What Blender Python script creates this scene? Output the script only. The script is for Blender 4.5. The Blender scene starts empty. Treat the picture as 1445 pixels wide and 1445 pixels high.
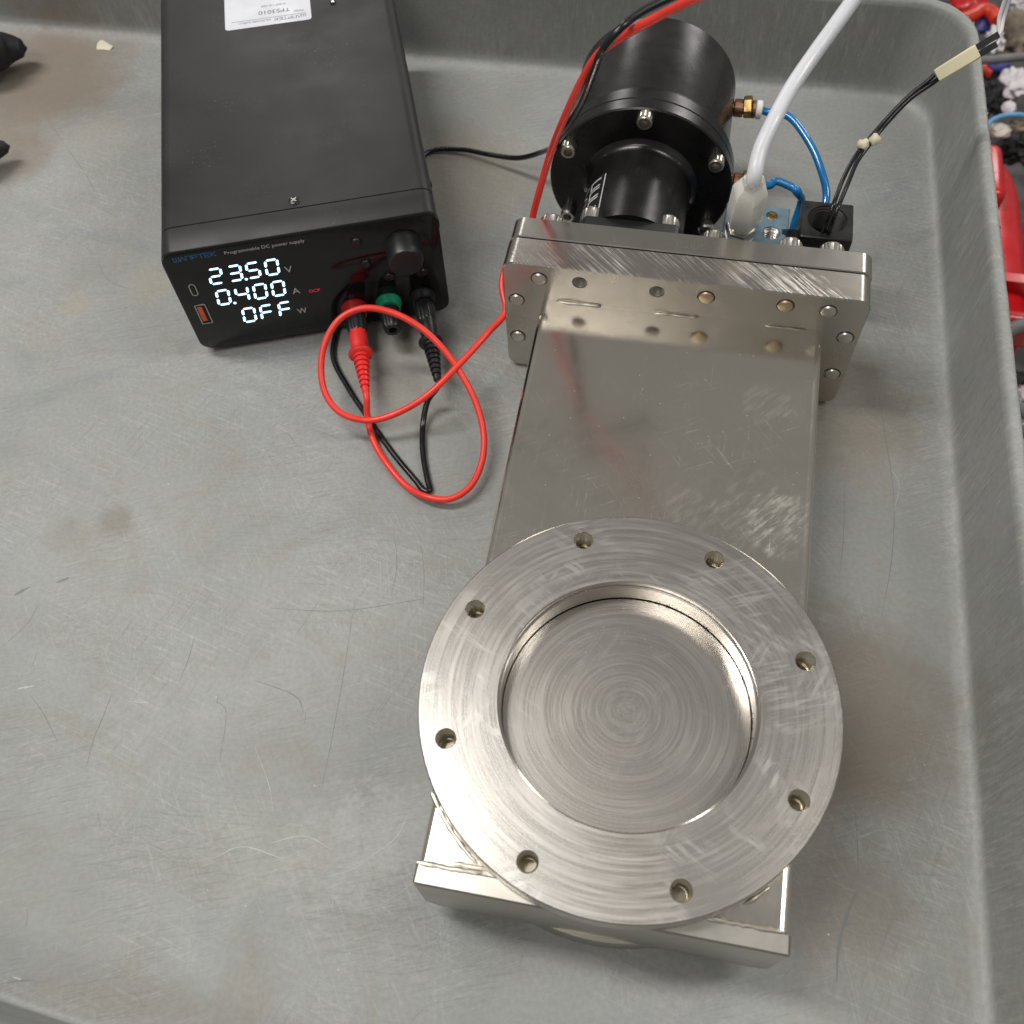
import bpy, bmesh, math, random
import numpy as np
from mathutils import Vector, Matrix
random.seed(7)
PI = math.pi
sc = bpy.context.scene
col = sc.collection

# ------------------------------------------------------------------ camera (solved from the flange circle and its eight holes)
FLOOR = -68.0           # tray floor, mm below the top face of the round flange (all mm below are in that frame)
FPX = 1400.0
RC = np.array([[0.9815763951, 0.1865938212, -0.0411160121],
               [0.1413712773, -0.8540088700, -0.5006825461],
               [-0.1285377085, 0.4856455455, -0.8646539548]])
CC = np.array([-4.98, -134.34, 374.04])
def W(p):               # mm in the flange frame -> metres, floor at z = 0
    return Vector((p[0] / 1000, p[1] / 1000, (p[2] - FLOOR) / 1000))
def ray(u, v):
    return RC.T @ np.array([(u - 722.5) / FPX, (v - 722.5) / FPX, 1.0])
def up(u, v, z):        # photo pixel -> point at height z
    d = ray(u, v); return CC + d * ((z - CC[2]) / d[2])
def at(u, v, depth):    # photo pixel -> point at an optical depth
    return CC + ray(u, v) * depth
cam = bpy.data.cameras.new('camera'); cam_o = bpy.data.objects.new('camera', cam); col.objects.link(cam_o)
m = Matrix(((RC[0][0], -RC[1][0], -RC[2][0]), (RC[0][1], -RC[1][1], -RC[2][1]), (RC[0][2], -RC[1][2], -RC[2][2]))).to_4x4()
m.translation = W(CC); cam_o.matrix_world = m
cam.sensor_width = 36; cam.lens = 36 * FPX / 1445; cam.clip_start = 0.01; cam.clip_end = 50
cam.dof.use_dof = True; cam.dof.focus_distance = 0.48; cam.dof.aperture_fstop = cam.lens / 2.6
sc.camera = cam_o

# ------------------------------------------------------------------ room light: dim even surround and ceiling tubes
wd = bpy.data.worlds.new('World'); sc.world = wd; wd.use_nodes = True
bg = wd.node_tree.nodes['Background']; bg.inputs[0].default_value = (1.0, 0.972, 0.935, 1); bg.inputs[1].default_value = 0.20
def lamp(name, loc, size, power, target, colr=(1.0, 0.975, 0.94)):
    l = bpy.data.lights.new(name, 'AREA'); l.shape = 'RECTANGLE'; l.size, l.size_y = size; l.energy = power; l.color = colr
    o = bpy.data.objects.new(name, l); col.objects.link(o); o.location = loc
    o.rotation_euler = (Vector(target) - Vector(loc)).to_track_quat('-Z', 'Y').to_euler()
lamp('ceiling_lamp', (-1.15, 0.25, 2.2), (0.30, 1.3), 36, (-0.5, 0.25, 0))
lamp('ceiling_lamp', (-0.65, -0.95, 2.2), (1.2, 0.30), 12, (-0.4, -0.3, 0))
lamp('ceiling_lamp', (1.55, 0.5, 2.1), (0.30, 1.3), 18, (0.6, 0.3, 0))
lamp('ceiling_lamp', (2.0, 4.2, 2.25), (0.9, 1.6), 40, (1.0, 2.0, 0))
lamp('ceiling_lamp', (-1.9, 4.2, 2.25), (0.6, 1.6), 22, (-1.0, 2.0, 0))
sc.view_settings.view_transform = 'Standard'; sc.view_settings.look = 'None'
sc.view_settings.gamma = 1; sc.view_settings.exposure = 0; sc.view_settings.use_curve_mapping = False

# ------------------------------------------------------------------ node helpers
class N:
    def __init__(s, name):
        s.m = bpy.data.materials.new(name); s.m.use_nodes = True; s.t = s.m.node_tree
        s.b = s.t.nodes['Principled BSDF']
    def new(s, typ, **kw):
        n = s.t.nodes.new(typ)
        for k, v in kw.items(): setattr(n, k, v)
        return n
    def put(s, sock, v):
        if isinstance(v, bpy.types.NodeSocket): s.t.links.new(v, sock)
        elif v is not None:
            if sock.type == 'RGBA' and len(v) == 3: v = (*v, 1)
            sock.default_value = v
    def set(s, **kw):
        names = dict(color='Base Color', rough='Roughness', metal='Metallic', normal='Normal', spec='Specular IOR Level', coat='Coat Weight', coatr='Coat Roughness',
                     emis='Emission Color', emist='Emission Strength', trans='Transmission Weight', sss='Subsurface Weight', ior='IOR', sssr='Subsurface Radius', ssss='Subsurface Scale', aniso='Anisotropic')
        for k, v in kw.items(): s.put(s.b.inputs[names[k]], v)
        return s
    def obj(s): return s.new('ShaderNodeTexCoord').outputs['Object']
    def math(s, op, a, b=None, c=None, clamp=False):
        n = s.new('ShaderNodeMath', operation=op, use_clamp=clamp)
        for i, v in enumerate((a, b, c)):
            if v is not None: s.put(n.inputs[i], v)
        return n.outputs[0]
    def map(s, vec, scale=(1, 1, 1), rot=(0, 0, 0), loc=(0, 0, 0)):
        n = s.new('ShaderNodeMapping'); s.put(n.inputs['Vector'], vec)
        n.inputs['Scale'].default_value = scale; n.inputs['Rotation'].default_value = rot; n.inputs['Location'].default_value = loc
        return n.outputs[0]
    def noise(s, vec, scale=5, detail=3, rough=.55, dist=0):
        n = s.new('ShaderNodeTexNoise'); s.put(n.inputs['Vector'], vec)
        n.inputs['Scale'].default_value = scale; n.inputs['Detail'].default_value = detail; n.inputs['Roughness'].default_value = rough; n.inputs['Distortion'].default_value = dist
        return n.outputs['Fac']
    def streak(s, vec, ang, sx, sy, off=(0, 0, 0), detail=3, rough=.7, dist=0):
        return s.noise(s.map(s.map(vec, rot=(0, 0, ang)), (sx, sy, sx), loc=off), 1, detail, rough, dist)
    def ramp(s, v, a, b, lo=0.0, hi=1.0, smooth=True):
        n = s.new('ShaderNodeMapRange'); n.interpolation_type = 'SMOOTHSTEP' if smooth else 'LINEAR'
        s.put(n.inputs[0], v)
        for i, x in enumerate((a, b, lo, hi)): n.inputs[i + 1].default_value = x
        return n.outputs[0]
    def mix(s, f, a, b, blend='MIX'):
        n = s.new('ShaderNodeMix', data_type='RGBA', blend_type=blend)
        s.put(n.inputs[0], f); s.put(n.inputs[6], a); s.put(n.inputs[7], b)
        return n.outputs[2]
    def bump(s, h, strength=.3, dist=.0005):
        n = s.new('ShaderNodeBump'); n.inputs['Strength'].default_value = strength; n.inputs['Distance'].default_value = dist
        s.put(n.inputs['Height'], h); return n.outputs[0]
    def comb(s, x, y, z):
        n = s.new('ShaderNodeCombineXYZ')
        for i, v in enumerate((x, y, z)): s.put(n.inputs[i], v)
        return n.outputs[0]
    def sep(s, v):
        n = s.new('ShaderNodeSeparateXYZ'); s.put(n.inputs[0], v); return n.outputs
    def blob(s, vec, c, r, wob=.4, sc_=60, soft=.5, nz=None):   # soft patch at a fixed place (metres), wobbly edge
        d = s.new('ShaderNodeVectorMath', operation='DISTANCE'); s.put(d.inputs[0], vec); d.inputs[1].default_value = c
        k = s.math('ADD', s.math('DIVIDE', d.outputs['Value'], r), s.math('MULTIPLY', s.math('SUBTRACT', nz if nz is not None else s.noise(vec, sc_, 4, .6), .5), wob * 2))
        return s.ramp(k, 1.0, 1.0 - soft)
    def polar(s, vec, swirl=0.0):
        x, y, z = s.sep(vec)
        r = s.math('SQRT', s.math('ADD', s.math('MULTIPLY', x, x), s.math('MULTIPLY', y, y)))
        a = s.math('ADD', s.math('ARCTAN2', y, x), s.math('MULTIPLY', r, swirl))
        return r, a
def mat(name, color, rough=.5, metal=0.0, var=0.0, vscale=40, bump=0.0, bscale=300, **kw):
    n = N(name); v = n.obj()
    c = color
    if var: 
        k = n.noise(v, vscale, 5, .6)
        c = n.mix(n.ramp(k, .3, .7), tuple(x * (1 - var) for x in color), tuple(min(1, x * (1 + var)) for x in color))
        n.set(rough=n.ramp(n.noise(v, vscale * 1.7, 4), .3, .7, max(.03, rough - .1 * (rough > .15)), min(1, rough + .1)))
    else: n.set(rough=rough)
    n.set(color=c, metal=metal, **kw)
    if bump: n.set(normal=n.bump(n.noise(v, bscale, 3), bump, .0003))
    return n.m

# tray: worn grey moulded plastic, fine crossing scratches, brown grime, some shadows painted in brown, scuffs
def tray_material():
    n = N('worn_grey_plastic'); v = n.obj()
    big = n.noise(v, 5, 4, .6, .6); mid = n.noise(v, 17, 5, .65, 1.2); fine = n.noise(v, 420, 2, .5)
    base = n.mix(n.ramp(big, .32, .68), (.268, .277, .264), (.338, .345, .335))
    base = n.mix(n.ramp(mid, .46, .78, 0, .62), base, (.300, .268, .215))
    base = n.mix(n.ramp(n.noise(v, 9, 5, .65, 2), .50, .78, 0, .6), base, (.225, .250, .258))
    hgt = None; gates = [n.ramp(n.noise(n.map(v, loc=(i * .7, .3 * i, 0)), 11, 1), .40, .62) for i in range(3)]
    for i, (ang, sx, sy, amt, lo) in enumerate(((.25, 40, 700, .34, .50), (-.35, 35, 800, .34, .50), (.9, 50, 900, .30, .52), (1.9, 30, 600, .28, .52), (2.6, 60, 1000, .32, .51), (-.1, 25, 900, .30, .52), (1.3, 40, 900, .26, .52))):
        w = n.streak(v, ang, sx, sy, (i * 3.1, i, 0), 2, .7)
        k = n.math('MULTIPLY', n.ramp(w, lo, lo + .22), gates[i % 3])
        base = n.mix(n.math('MULTIPLY', k, amt * .72), base, (.60, .60, .58) if i % 2 == 0 else (.12, .125, .125))
        hgt = k if hgt is None else n.math('ADD', hgt, k)
    wobs = (n.noise(v, 27, 6, .68), n.noise(v, 100, 5, .68))
    def P(u, v_): q = W(up(u, v_, FLOOR)); return (q.x, q.y, 0)
    for (u, v_, r, colr, amt, wob, ns) in ((165, 735, .011, (.22, .19, .145), .55, .5, 90), (85, 755, .012, (.24, .215, .17), .3, .7, 80),
                                  (60, 110, .075, (.215, .165, .115), .75, .35, 22), (25, 225, .030, (.22, .17, .12), .6, .4, 30), (1200, 1010, .060, (.175, .14, .10), .68, .4, 30), (1180, 1270, .035, (.19, .16, .12), .5, .4, 30),  # valve shadow painted brown on its right; tool patches mix stain and shadow
                                  (640, 260, .06, (.26, .22, .165), .55, .5, 25), (1190, 575, .055, (.22, .185, .14), .6, .5, 30), (560, 520, .045, (.28, .25, .19), .35, .5, 30),  # first patch paints the shadow right of the power supply into the floor
                                  (480, 1210, .030, (.55, .535, .51), .25, .9, 110), (545, 1170, .022, (.52, .51, .50), .25, .9, 130), (350, 1195, .025, (.40, .37, .27), .10, .9, 90),
                                  (105, 430, .012, (.38, .34, .26), .55, .6, 120), (215, 400, .02, (.42, .38, .29), .4, .8, 90), (140, 195, .03, (.37, .34, .29), .35, .8, 70)):
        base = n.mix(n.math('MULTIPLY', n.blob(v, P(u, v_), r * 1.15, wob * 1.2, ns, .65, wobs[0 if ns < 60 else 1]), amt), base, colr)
    # rubbed pale line where the floor turns up into the wall
    z = n.sep(v)[2]
    wear = n.math('MULTIPLY', n.ramp(z, .0005, .003), n.ramp(z, .011, .005))
    base = n.mix(n.math('MULTIPLY', wear, n.ramp(mid, .3, .6, .25, .6)), base, (.52, .53, .52))
    spk = n.new('ShaderNodeTexVoronoi'); n.put(spk.inputs['Vector'], v); spk.inputs['Scale'].default_value = 95
    base = n.mix(n.math('MULTIPLY', n.ramp(spk.outputs['Distance'], .05, .03), n.ramp(n.noise(v, 60, 2), .60, .66)), base, (.62, .60, .56))
    base = n.mix(n.ramp(fine, .3, .7, 0, .20), base, (.16, .165, .165))
    n.set(color=base, rough=n.ramp(mid, .25, .75, .42, .62), spec=.35)
    n.set(normal=n.bump(n.math('ADD', n.math('MULTIPLY', hgt, .5), n.math('MULTIPLY', fine, .6)), .35, .0003))
    return n.m

def steel(name, tint=(.60, .56, .50), rough=.26, stain=(.30, .25, .17), st=.25, brush=None, bamt=.12, blo=.54, bh=.2, top_only=False, scuffs=(), bs_=.14):
    n = N(name); v = n.obj()
    k = n.noise(v, 28, 5, .65, .8); g = n.noise(v, 500, 2, .6)
    c = n.mix(n.ramp(k, .35, .75, 0, .5), tint, tuple(x * .82 for x in tint))
    c = n.mix(n.ramp(n.noise(v, 14, 5, .65, 1.0), .56, .8, 0, st), c, stain)
    r = n.math('ADD', n.ramp(k, .3, .75, rough - .03, rough + .05), n.math('MULTIPLY', g, .03))
    h = n.math('MULTIPLY', g, .3)
    if brush:
        top = 1.0
        if top_only:
            top = n.ramp(n.sep(n.new('ShaderNodeNewGeometry').outputs['Normal'])[2], .5, .8)
        for (ang, sx, sy) in brush:
            w = n.streak(v, ang, sx, sy)
            kk = n.math('MULTIPLY', n.math('MULTIPLY', n.ramp(w, blo, blo + .16), n.ramp(n.noise(v, 35, 3, .6), .40, .62)), top)
            c = n.mix(n.math('MULTIPLY', kk, bamt), c, (.86, .83, .78)); r = n.math('ADD', r, n.math('MULTIPLY', kk, .12)); h = n.math('ADD', h, n.math('MULTIPLY', kk, bh))
    for (u, v_, rad, amt) in scuffs:
        q = W(up(u, v_, -11.0)); k2 = n.math('MULTIPLY', n.math('MULTIPLY', n.blob(v, tuple(q), rad, .9, 70, .35), n.ramp(n.streak(v, 2.3, 90, 420), .36, .66)), amt)
        c = n.mix(n.math('MULTIPLY', k2, .6), c, (.86, .83, .79)); r = n.math('ADD', r, n.math('MULTIPLY', k2, .30))
    n.set(color=c, rough=r, metal=1, normal=n.bump(h, bs_, .0002))
    return n.m

def polar_steel(name, tint, rough, swirl, scuff, kr=260, tone=(.82, .80, .78)):
    n = N(name); v = n.obj(); r, a = n.polar(v, 0); r2, a2 = n.polar(v, swirl)
    ring = n.noise(n.comb(n.math('MULTIPLY', r, kr * 4), n.math('MULTIPLY', n.math('COSINE', a2), 2.2), n.math('MULTIPLY', n.math('SINE', a2), 2.2)), 1, 4, .7)
    arc = n.noise(n.comb(n.math('MULTIPLY', r, 620 if swirl == 0 else 900), n.math('MULTIPLY', n.math('COSINE', a2), 1.3 if swirl == 0 else .7), n.math('MULTIPLY', n.math('SINE', a2), 1.3 if swirl == 0 else .7)), 1.0, 5, .66)
    blot = n.noise(v, 24, 3 if swirl == 0 else 1.5, .55, .5); spots = n.noise(v, 700, 2, .6)
    arcm = n.math('MULTIPLY', n.ramp(arc, .30, .80), n.ramp(blot, .36, .66))
    if swirl: arcm = n.math('MULTIPLY', arcm, n.ramp(r, .002, .022, .25, 1))
    c = n.mix(n.math('MULTIPLY', arcm, scuff), tint, tone)
    c = n.mix(n.ramp(ring, .50, .80, 0, .10 if swirl == 0 else .05), c, tuple(x * .72 for x in tint))
    c = n.mix(n.ramp(blot, .48, .75, 0, .45 if swirl == 0 else .2), c, tuple(x * y for x, y in zip(tint, (.80, .77, .72))))
    for (ang, lo_) in ((.5, .50), (2.0, .52), (-.4, .52)):                 # hazy wiped smears in several directions
        sm = n.math('MULTIPLY', n.ramp(n.streak(v, ang, 45, 420), .42, .66), n.ramp(n.noise(n.map(v, loc=(ang, 0, 0)), 26, 3, .6, .8), lo_, lo_ + .14))
        c = n.mix(n.math('MULTIPLY', sm, .26 if swirl == 0 else .16), c, (.80, .785, .76)); arcm = n.math('MAXIMUM', arcm, n.math('MULTIPLY', sm, .7 if swirl == 0 else .3))
    line = n.streak(v, .7, 9, 900)
    c = n.mix(n.ramp(line, .70, .76, 0, .4), c, (.9, .88, .85))
    rr = n.math('ADD', n.ramp(arc, .35, .7, rough - .015, rough + .02), n.math('MULTIPLY', arcm, .10 if swirl == 0 else .05))
    n.set(color=c, rough=rr, metal=1, normal=n.bump(n.math('ADD', ring, n.math('MULTIPLY', spots, .5)), .09, .00025))
    return n.m

def black_panel():
    n = N('black_gloss_panel'); v = n.obj()
    n.set(color=(.006, .006, .0065), rough=n.ramp(n.noise(v, 60, 4), .3, .7, .06, .14), spec=.4); return n.m
def anodised(name, color, rough, scale=25, metal=0.0):
    n = N(name); v = n.obj()
    dust = n.ramp(n.noise(v, 900, 2, .6), .66, .72); gate = n.ramp(n.noise(v, 30, 3), .45, .7)
    c = n.mix(n.ramp(n.noise(v, scale, 4, .6, .5), .3, .7), tuple(x * .75 for x in color), tuple(x * 1.25 for x in color))
    c = n.mix(n.math('MULTIPLY', n.math('MULTIPLY', dust, gate), .28), c, (.45, .43, .40))
    n.set(color=c, rough=n.ramp(n.noise(v, scale * 2, 4), .3, .7, rough - .05, rough + .08), metal=metal, spec=.5, normal=n.bump(n.noise(v, 1500, 2), .15, .0001)); return n.m

M = dict(
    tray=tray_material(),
    body=steel('brushed_valve_steel', (.86, .81, .72), .15, brush=((.9, 30, 1500), (-.5, 40, 1700), (1.6, 40, 1500)), bamt=.30, blo=.585, bh=.12, scuffs=((1085, 572, .015, .26), (1062, 725, .022, .26), (1100, 738, .018, .22), (970, 722, .014, .18))),
    endp=steel('end_plate_steel', (.52, .495, .445), .31, st=.3),
    bonnet=steel('machined_plate_steel', (.60, .57, .525), .20, st=.12),
    bonnet2=steel('saw_marked_plate_steel', (.58, .545, .495), .22, st=.15, brush=((.72, 14, 900), (.80, 30, 1500)), bamt=.6, blo=.52, bh=.8, top_only=True, bs_=.24),
    ring=polar_steel('turned_flange_steel', (.57, .54, .50), .27, 0, .20),
    disc=polar_steel('gate_disc_steel', (.54, .51, .47), .27, 9.0, .10, 200, (.56, .55, .535)),
    bore=steel('polished_bore_steel', (.66, .62, .56), .16, st=.1),
    weld=steel('weld_bead_steel', (.58, .54, .46), .30, st=.3),
    screw=steel('bright_screw_steel', (.66, .63, .57), .28, st=.15),
    rust=steel('rust_ringed_screw_steel', (.50, .40, .26), .4, (.30, .19, .08), .6),
    thread=steel('brassy_thread_steel', (.58, .53, .42), .28, (.34, .25, .12), .5),
    thread_dark=steel('dim_thread_steel', (.46, .43, .39), .30, st=.3),
    dark=mat('dark_gap', (.012, .011, .010), .7),
    anod=anodised('black_anodised_aluminium', (.055, .053, .054), .27, 25, .85),
    anodm=anodised('black_mount_aluminium', (.013, .013, .0135), .42),
    case=anodised('dark_grey_powder_coat', (.026, .0245, .0245), .47, 12, .25),
    panel=black_panel(),
    knob=mat('black_knob_plastic', (.012, .012, .013), .42, var=.2),
    black_pl=mat('black_moulded_plastic', (.014, .014, .015), .35, var=.25, vscale=90),
    black_cable=mat('black_cable_jacket', (.010, .010, .011), .26, var=.2),
    red_cable=mat('red_silicone_jacket', (.80, .045, .030), .36, var=.08, sss=.08, sssr=(1, .2, .1), ssss=.002),
    red_pl=mat('red_plug_plastic', (.76, .030, .026), .38, var=.1),
    red_post=mat('red_post_plastic', (.42, .014, .018), .35, var=.1),
    green=mat('green_post_plastic', (.012, .26, .13), .40, var=.1),
    blue_tube=mat('blue_nylon_tube', (.004, .155, .40), .16, var=.12, coat=.4),
    white_tube=mat('milky_tube_plastic', (.68, .69, .72), .30, var=.04, sss=.5, sssr=(1, 1, 1), ssss=.006),
    white_pl=mat('milky_fitting_plastic', (.74, .735, .68), .34, var=.05, sss=.35, sssr=(1, 1, .9), ssss=.006),
    brass=mat('aged_brass', (.42, .27, .10), .32, 1, var=.25, vscale=200),
    copper=mat('copper_collar', (.36, .20, .12), .35, 1, var=.25, vscale=200),
    steelblue=anodised('blue_painted_block', (.095, .155, .195), .5, 120),
    cream=mat('cream_sleeve_plastic', (.72, .66, .45), .42, var=.06, sss=.2, sssr=(1, .9, .6), ssss=.003),
    tie=mat('nylon_tie', (.72, .68, .50), .4, var=.06, sss=.2, sssr=(1, .9, .6), ssss=.003),
    white_wire=mat('white_wire_jacket', (.78, .74, .76), .4, var=.04),
    sticker=mat('white_sticker_paper', (.62, .63, .68), .40, var=.03),
    ink=mat('grey_ink', (.10, .10, .13), .6),
    logo_blue=mat('blue_print', (.03, .16, .36), .5),
    print_grey=mat('grey_print', (.60, .60, .60), .5),
    print_white=mat('white_print', (.62, .60, .58), .5),
    orange=mat('orange_usb_tongue', (.75, .12, .02), .5),
    port_metal=mat('port_shell_metal', (.55, .50, .46), .3, 1),
    paper=mat('cream_paper_scrap', (.66, .62, .47), .75, var=.08),
    dust=mat('pale_dust', (.66, .62, .55), .8),
    scratch_d=mat('dark_scratch', (.19, .195, .195), .6),
    scratch_w=mat('pale_scratch', (.44, .45, .44), .6),
    floor=mat('dark_shop_floor', (.035, .033, .032), .6, var=.5, vscale=14),
    redgloss=mat('glossy_red_plastic', (.55, .010, .014), .30, var=.10, vscale=15, coat=.15),
    greypl=mat('grey_hose_rubber', (.17, .17, .17), .5, var=.15),
    rag=mat('white_rag_cotton', (.66, .63, .65), .9, var=.12),
    beige=mat('beige_board', (.62, .57, .50), .6, var=.12),
    tan=mat('brown_mottled_stone', (.17, .14, .10), .7, var=.6, vscale=50),
    bluepl=mat('dark_blue_plastic', (.035, .04, .20), .4, var=.2),
    lightblue=mat('light_blue_tube', (.12, .32, .55), .3, var=.1),
    orangered=mat('orange_red_plastic', (.62, .045, .02), .35, var=.1),
    clutter=mat('black_scrap_plastic', (.012, .012, .014), .65, var=.5, vscale=60),
)
def emit(name, colr, s):
    n = N(name); n.set(color=(0, 0, 0), emis=colr, emist=s); return n.m
M['led_white'] = emit('lit_digit', (.45, .76, 1.0), 3.2)
M['led_red'] = emit('lit_red_legend', (1.0, .05, .08), .55)

# ------------------------------------------------------------------ mesh helpers (all in mm)
class MB:
    def __init__(s): s.v = []; s.f = []
    def add(s, vs, fs):
        o = len(s.v); s.v += [tuple(map(float, p)) for p in vs]; s.f += [tuple(i + o for i in f) for f in fs]; return s
    def loops(s, rings, cap0=True, cap1=True, close=True):
        n = len(rings[0]); vs = [p for r in rings for p in r]; fs = []
        for i in range(len(rings) - 1):
            for j in range(n if close else n - 1):
                a, b = i * n + j, i * n + (j + 1) % n; fs.append((a, b, b + n, a + n))
        if cap0: fs.append(tuple(range(n))[::-1])
        if cap1: fs.append(tuple((len(rings) - 1) * n + j for j in range(n)))
        return s.add(vs, fs)
    def lathe(s, prof, c=(0, 0, 0), axis=(0, 0, 1), n=32, caps=(True, True), rad=None):
        ax = Vector(axis).normalized(); x = ax.orthogonal().normalized(); y = ax.cross(x); c = Vector(c); R = []
        for r, h in prof:
            R.append([c + ax * h + (x * math.cos(2 * PI * j / n) + y * math.sin(2 * PI * j / n)) * (r * (rad(j) if rad else 1)) for j in range(n)])
        return s.loops(R, *caps)
    def box(s, a, b, bev=0.0, seg=2, rot=None, piv=None):
        bm = bmesh.new(); bmesh.ops.create_cube(bm, size=1)
        for v in bm.verts: v.co = Vector([(a[i] + b[i]) / 2 + v.co[i] * (b[i] - a[i]) for i in range(3)])
        if bev: bmesh.ops.bevel(bm, geom=bm.edges[:] , offset=bev, segments=seg, affect='EDGES', profile=.5)
        if rot is not None:
            p = Vector(piv)
            for v in bm.verts: v.co = rot @ (v.co - p) + p
        s.frombm(bm); return s
    def frombm(s, bm):
        bm.verts.index_update(); s.add([v.co for v in bm.verts], [[v.index for v in f.verts] for f in bm.faces]); bm.free()
    def tube(s, pts, r, n=12, sub=8, caps=True, rf=None, spl=True):
        P = spline(pts, sub) if spl else [Vector(p) for p in pts]
        R = []; t0 = (P[1] - P[0]).normalized(); x = t0.orthogonal().normalized()
        for i, p in enumerate(P):
            t = (P[min(i + 1, len(P) - 1)] - P[max(i - 1, 0)]).normalized()
            x = (x - t * x.dot(t)).normalized(); y = t.cross(x); q = r * (rf(i / (len(P) - 1)) if rf else 1)
            R.append([p + (x * math.cos(2 * PI * j / n) + y * math.sin(2 * PI * j / n)) * q for j in range(n)])
        return s.loops(R, caps, caps)
    def ribbon(s, pts, w, h, to3, sub=1, closed=False):   # stroke of width w in a 2-D frame, to3(x, y, lift)
        P = [Vector(p).to_3d() for p in pts]
        for i in range(len(P) - 1):
            a, b = P[i], P[i + 1]; d = (b - a)
            if d.length < 1e-6: continue
            k = d.normalized(); q = Vector((-k.y, k.x, 0)) * w / 2; e = k * w * .35
            a = a - e; b = b + e; nseg = sub
            for j in range(nseg):
                p0 = a.lerp(b, j / nseg); p1 = a.lerp(b, (j + 1) / nseg)
                c4 = [p0 - q, p1 - q, p1 + q, p0 + q]
                s.add([to3(c.x, c.y, h) for c in c4], [(0, 1, 2, 3)])
        return s
    def build(s, name, material, parent=None, org=(0, 0, 0), sharp=35, kind=None, label=None, smooth=True):
        me = bpy.data.meshes.new(name); o = Vector(org)
        me.from_pydata([tuple((Vector(p) - o) / 1000) for p in s.v], [], s.f)
        bm = bmesh.new(); bm.from_mesh(me); bmesh.ops.recalc_face_normals(bm, faces=bm.faces) if kind != 'flat' else None
        bm.to_mesh(me); bm.free()
        if smooth:
            me.polygons.foreach_set('use_smooth', [True] * len(me.polygons)); me.set_sharp_from_angle(angle=math.radians(sharp))
        me.materials.append(M[material] if isinstance(material, str) else material); me.update()
        ob = bpy.data.objects.new(name, me); col.objects.link(ob); ob.parent = parent
        if kind == 'stuff': ob['kind'] = 'stuff'
        if label: ob['label'] = label
        return ob
def spline(pts, sub):
    P = [Vector(p) for p in pts]; P = [P[0] * 2 - P[1]] + P + [P[-1] * 2 - P[-2]]; out = []
    for i in range(1, len(P) - 2):
        for k in range(sub):
            t = k / sub; a, b, c, d = P[i - 1], P[i], P[i + 1], P[i + 2]
            # centripetal-like blend keeps uneven spacing calm
            l1, l2, l3 = max((b - a).length, 1e-6) ** .5, max((c - b).length, 1e-6) ** .5, max((d - c).length, 1e-6) ** .5
            m1 = (c - b) + ((b - a) / l1 - (c - a) / (l1 + l2)) * l2
            m2 = (c - b) + ((d - c) / l3 - (d - b) / (l2 + l3)) * l2
            out.append(b * (2 * t**3 - 3 * t**2 + 1) + m1 * (t**3 - 2 * t**2 + t) + c * (-2 * t**3 + 3 * t**2) + m2 * (t**3 - t**2))
    out.append(P[-2]); return out
def thing(name, label, cat, loc=(0, 0, FLOOR), rz=0, group=None):
    o = bpy.data.objects.new(name, None); col.objects.link(o); o.location = W(loc); o.rotation_euler = (0, 0, rz); o.empty_display_size = .01
    return tag(o, label, cat, group)
def tag(o, label, cat, group=None):
    o['label'] = label; o['category'] = cat
    if group: o['group'] = group
    return o
def solo(mb, name, material, label, cat, org, group=None, sharp=35):
    o = mb.build(name, material, None, org, sharp); o.location = W(org); return tag(o, label, cat, group)
def copy(src, parent, loc_mm=(0, 0, 0)):
    c = src.copy(); col.objects.link(c); c.parent = parent; c.location = Vector(loc_mm) / 1000; return c
def circle(cx, cy, r, n): return [(cx + r * math.cos(2 * PI * i / n), cy + r * math.sin(2 * PI * i / n)) for i in range(n)]
def rrect(x0, y0, x1, y1, r, n=6):
    out = []
    for cx, cy, a in ((x1 - r, y1 - r, 0), (x0 + r, y1 - r, PI / 2), (x0 + r, y0 + r, PI), (x1 - r, y0 + r, 1.5 * PI)):
        out += [(cx + r * math.cos(a + PI / 2 * k / n), cy + r * math.sin(a + PI / 2 * k / n)) for k in range(n + 1)]
    return out
def plate(mb, outline, holes, thick, to3, cham=.5, through=None, back=True, rnd=1):
    """slab: front face at depth 0 with real holes; outline(inset) -> 2-D loop; holes = (cx, cy, r, depth, n)"""
    lo0, lo1 = outline(cham), outline(0)
    bm = bmesh.new(); edges = []
    def loop(pts):
        vs = [bm.verts.new((x, y, 0)) for x, y in pts]
        for i in range(len(vs)): edges.append(bm.edges.new((vs[i], vs[(i + 1) % len(vs)])))
    loop(lo0)
    for cx, cy, r, d, n in holes: loop(circle(cx, cy, r, n))
    if through: loop(through)
    bmesh.ops.triangle_fill(bm, use_beauty=True, edges=edges)
    bm.verts.index_update(); mb.add([to3(v.co.x, v.co.y, 0) for v in bm.verts], [[v.index for v in f.verts] for f in bm.faces]); bm.free()
    mid = [[to3(x, y, cham * (1 - math.cos(PI / 2 * k / rnd))) for x, y in outline(cham * (1 - math.sin(PI / 2 * k / rnd)))] for k in range(1, rnd)]
    mb.loops([[to3(x, y, 0) for x, y in lo0]] + mid + [[to3(x, y, cham) for x, y in lo1], [to3(x, y, thick - cham) for x, y in lo1], [to3(x, y, thick) for x, y in lo0]], False, back and not through)
    for cx, cy, r, d, n in holes:
        mb.loops([[to3(x, y, 0) for x, y in circle(cx, cy, r, n)], [to3(x, y, d) for x, y in circle(cx, cy, r, n)]], False, True)
    return mb
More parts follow.
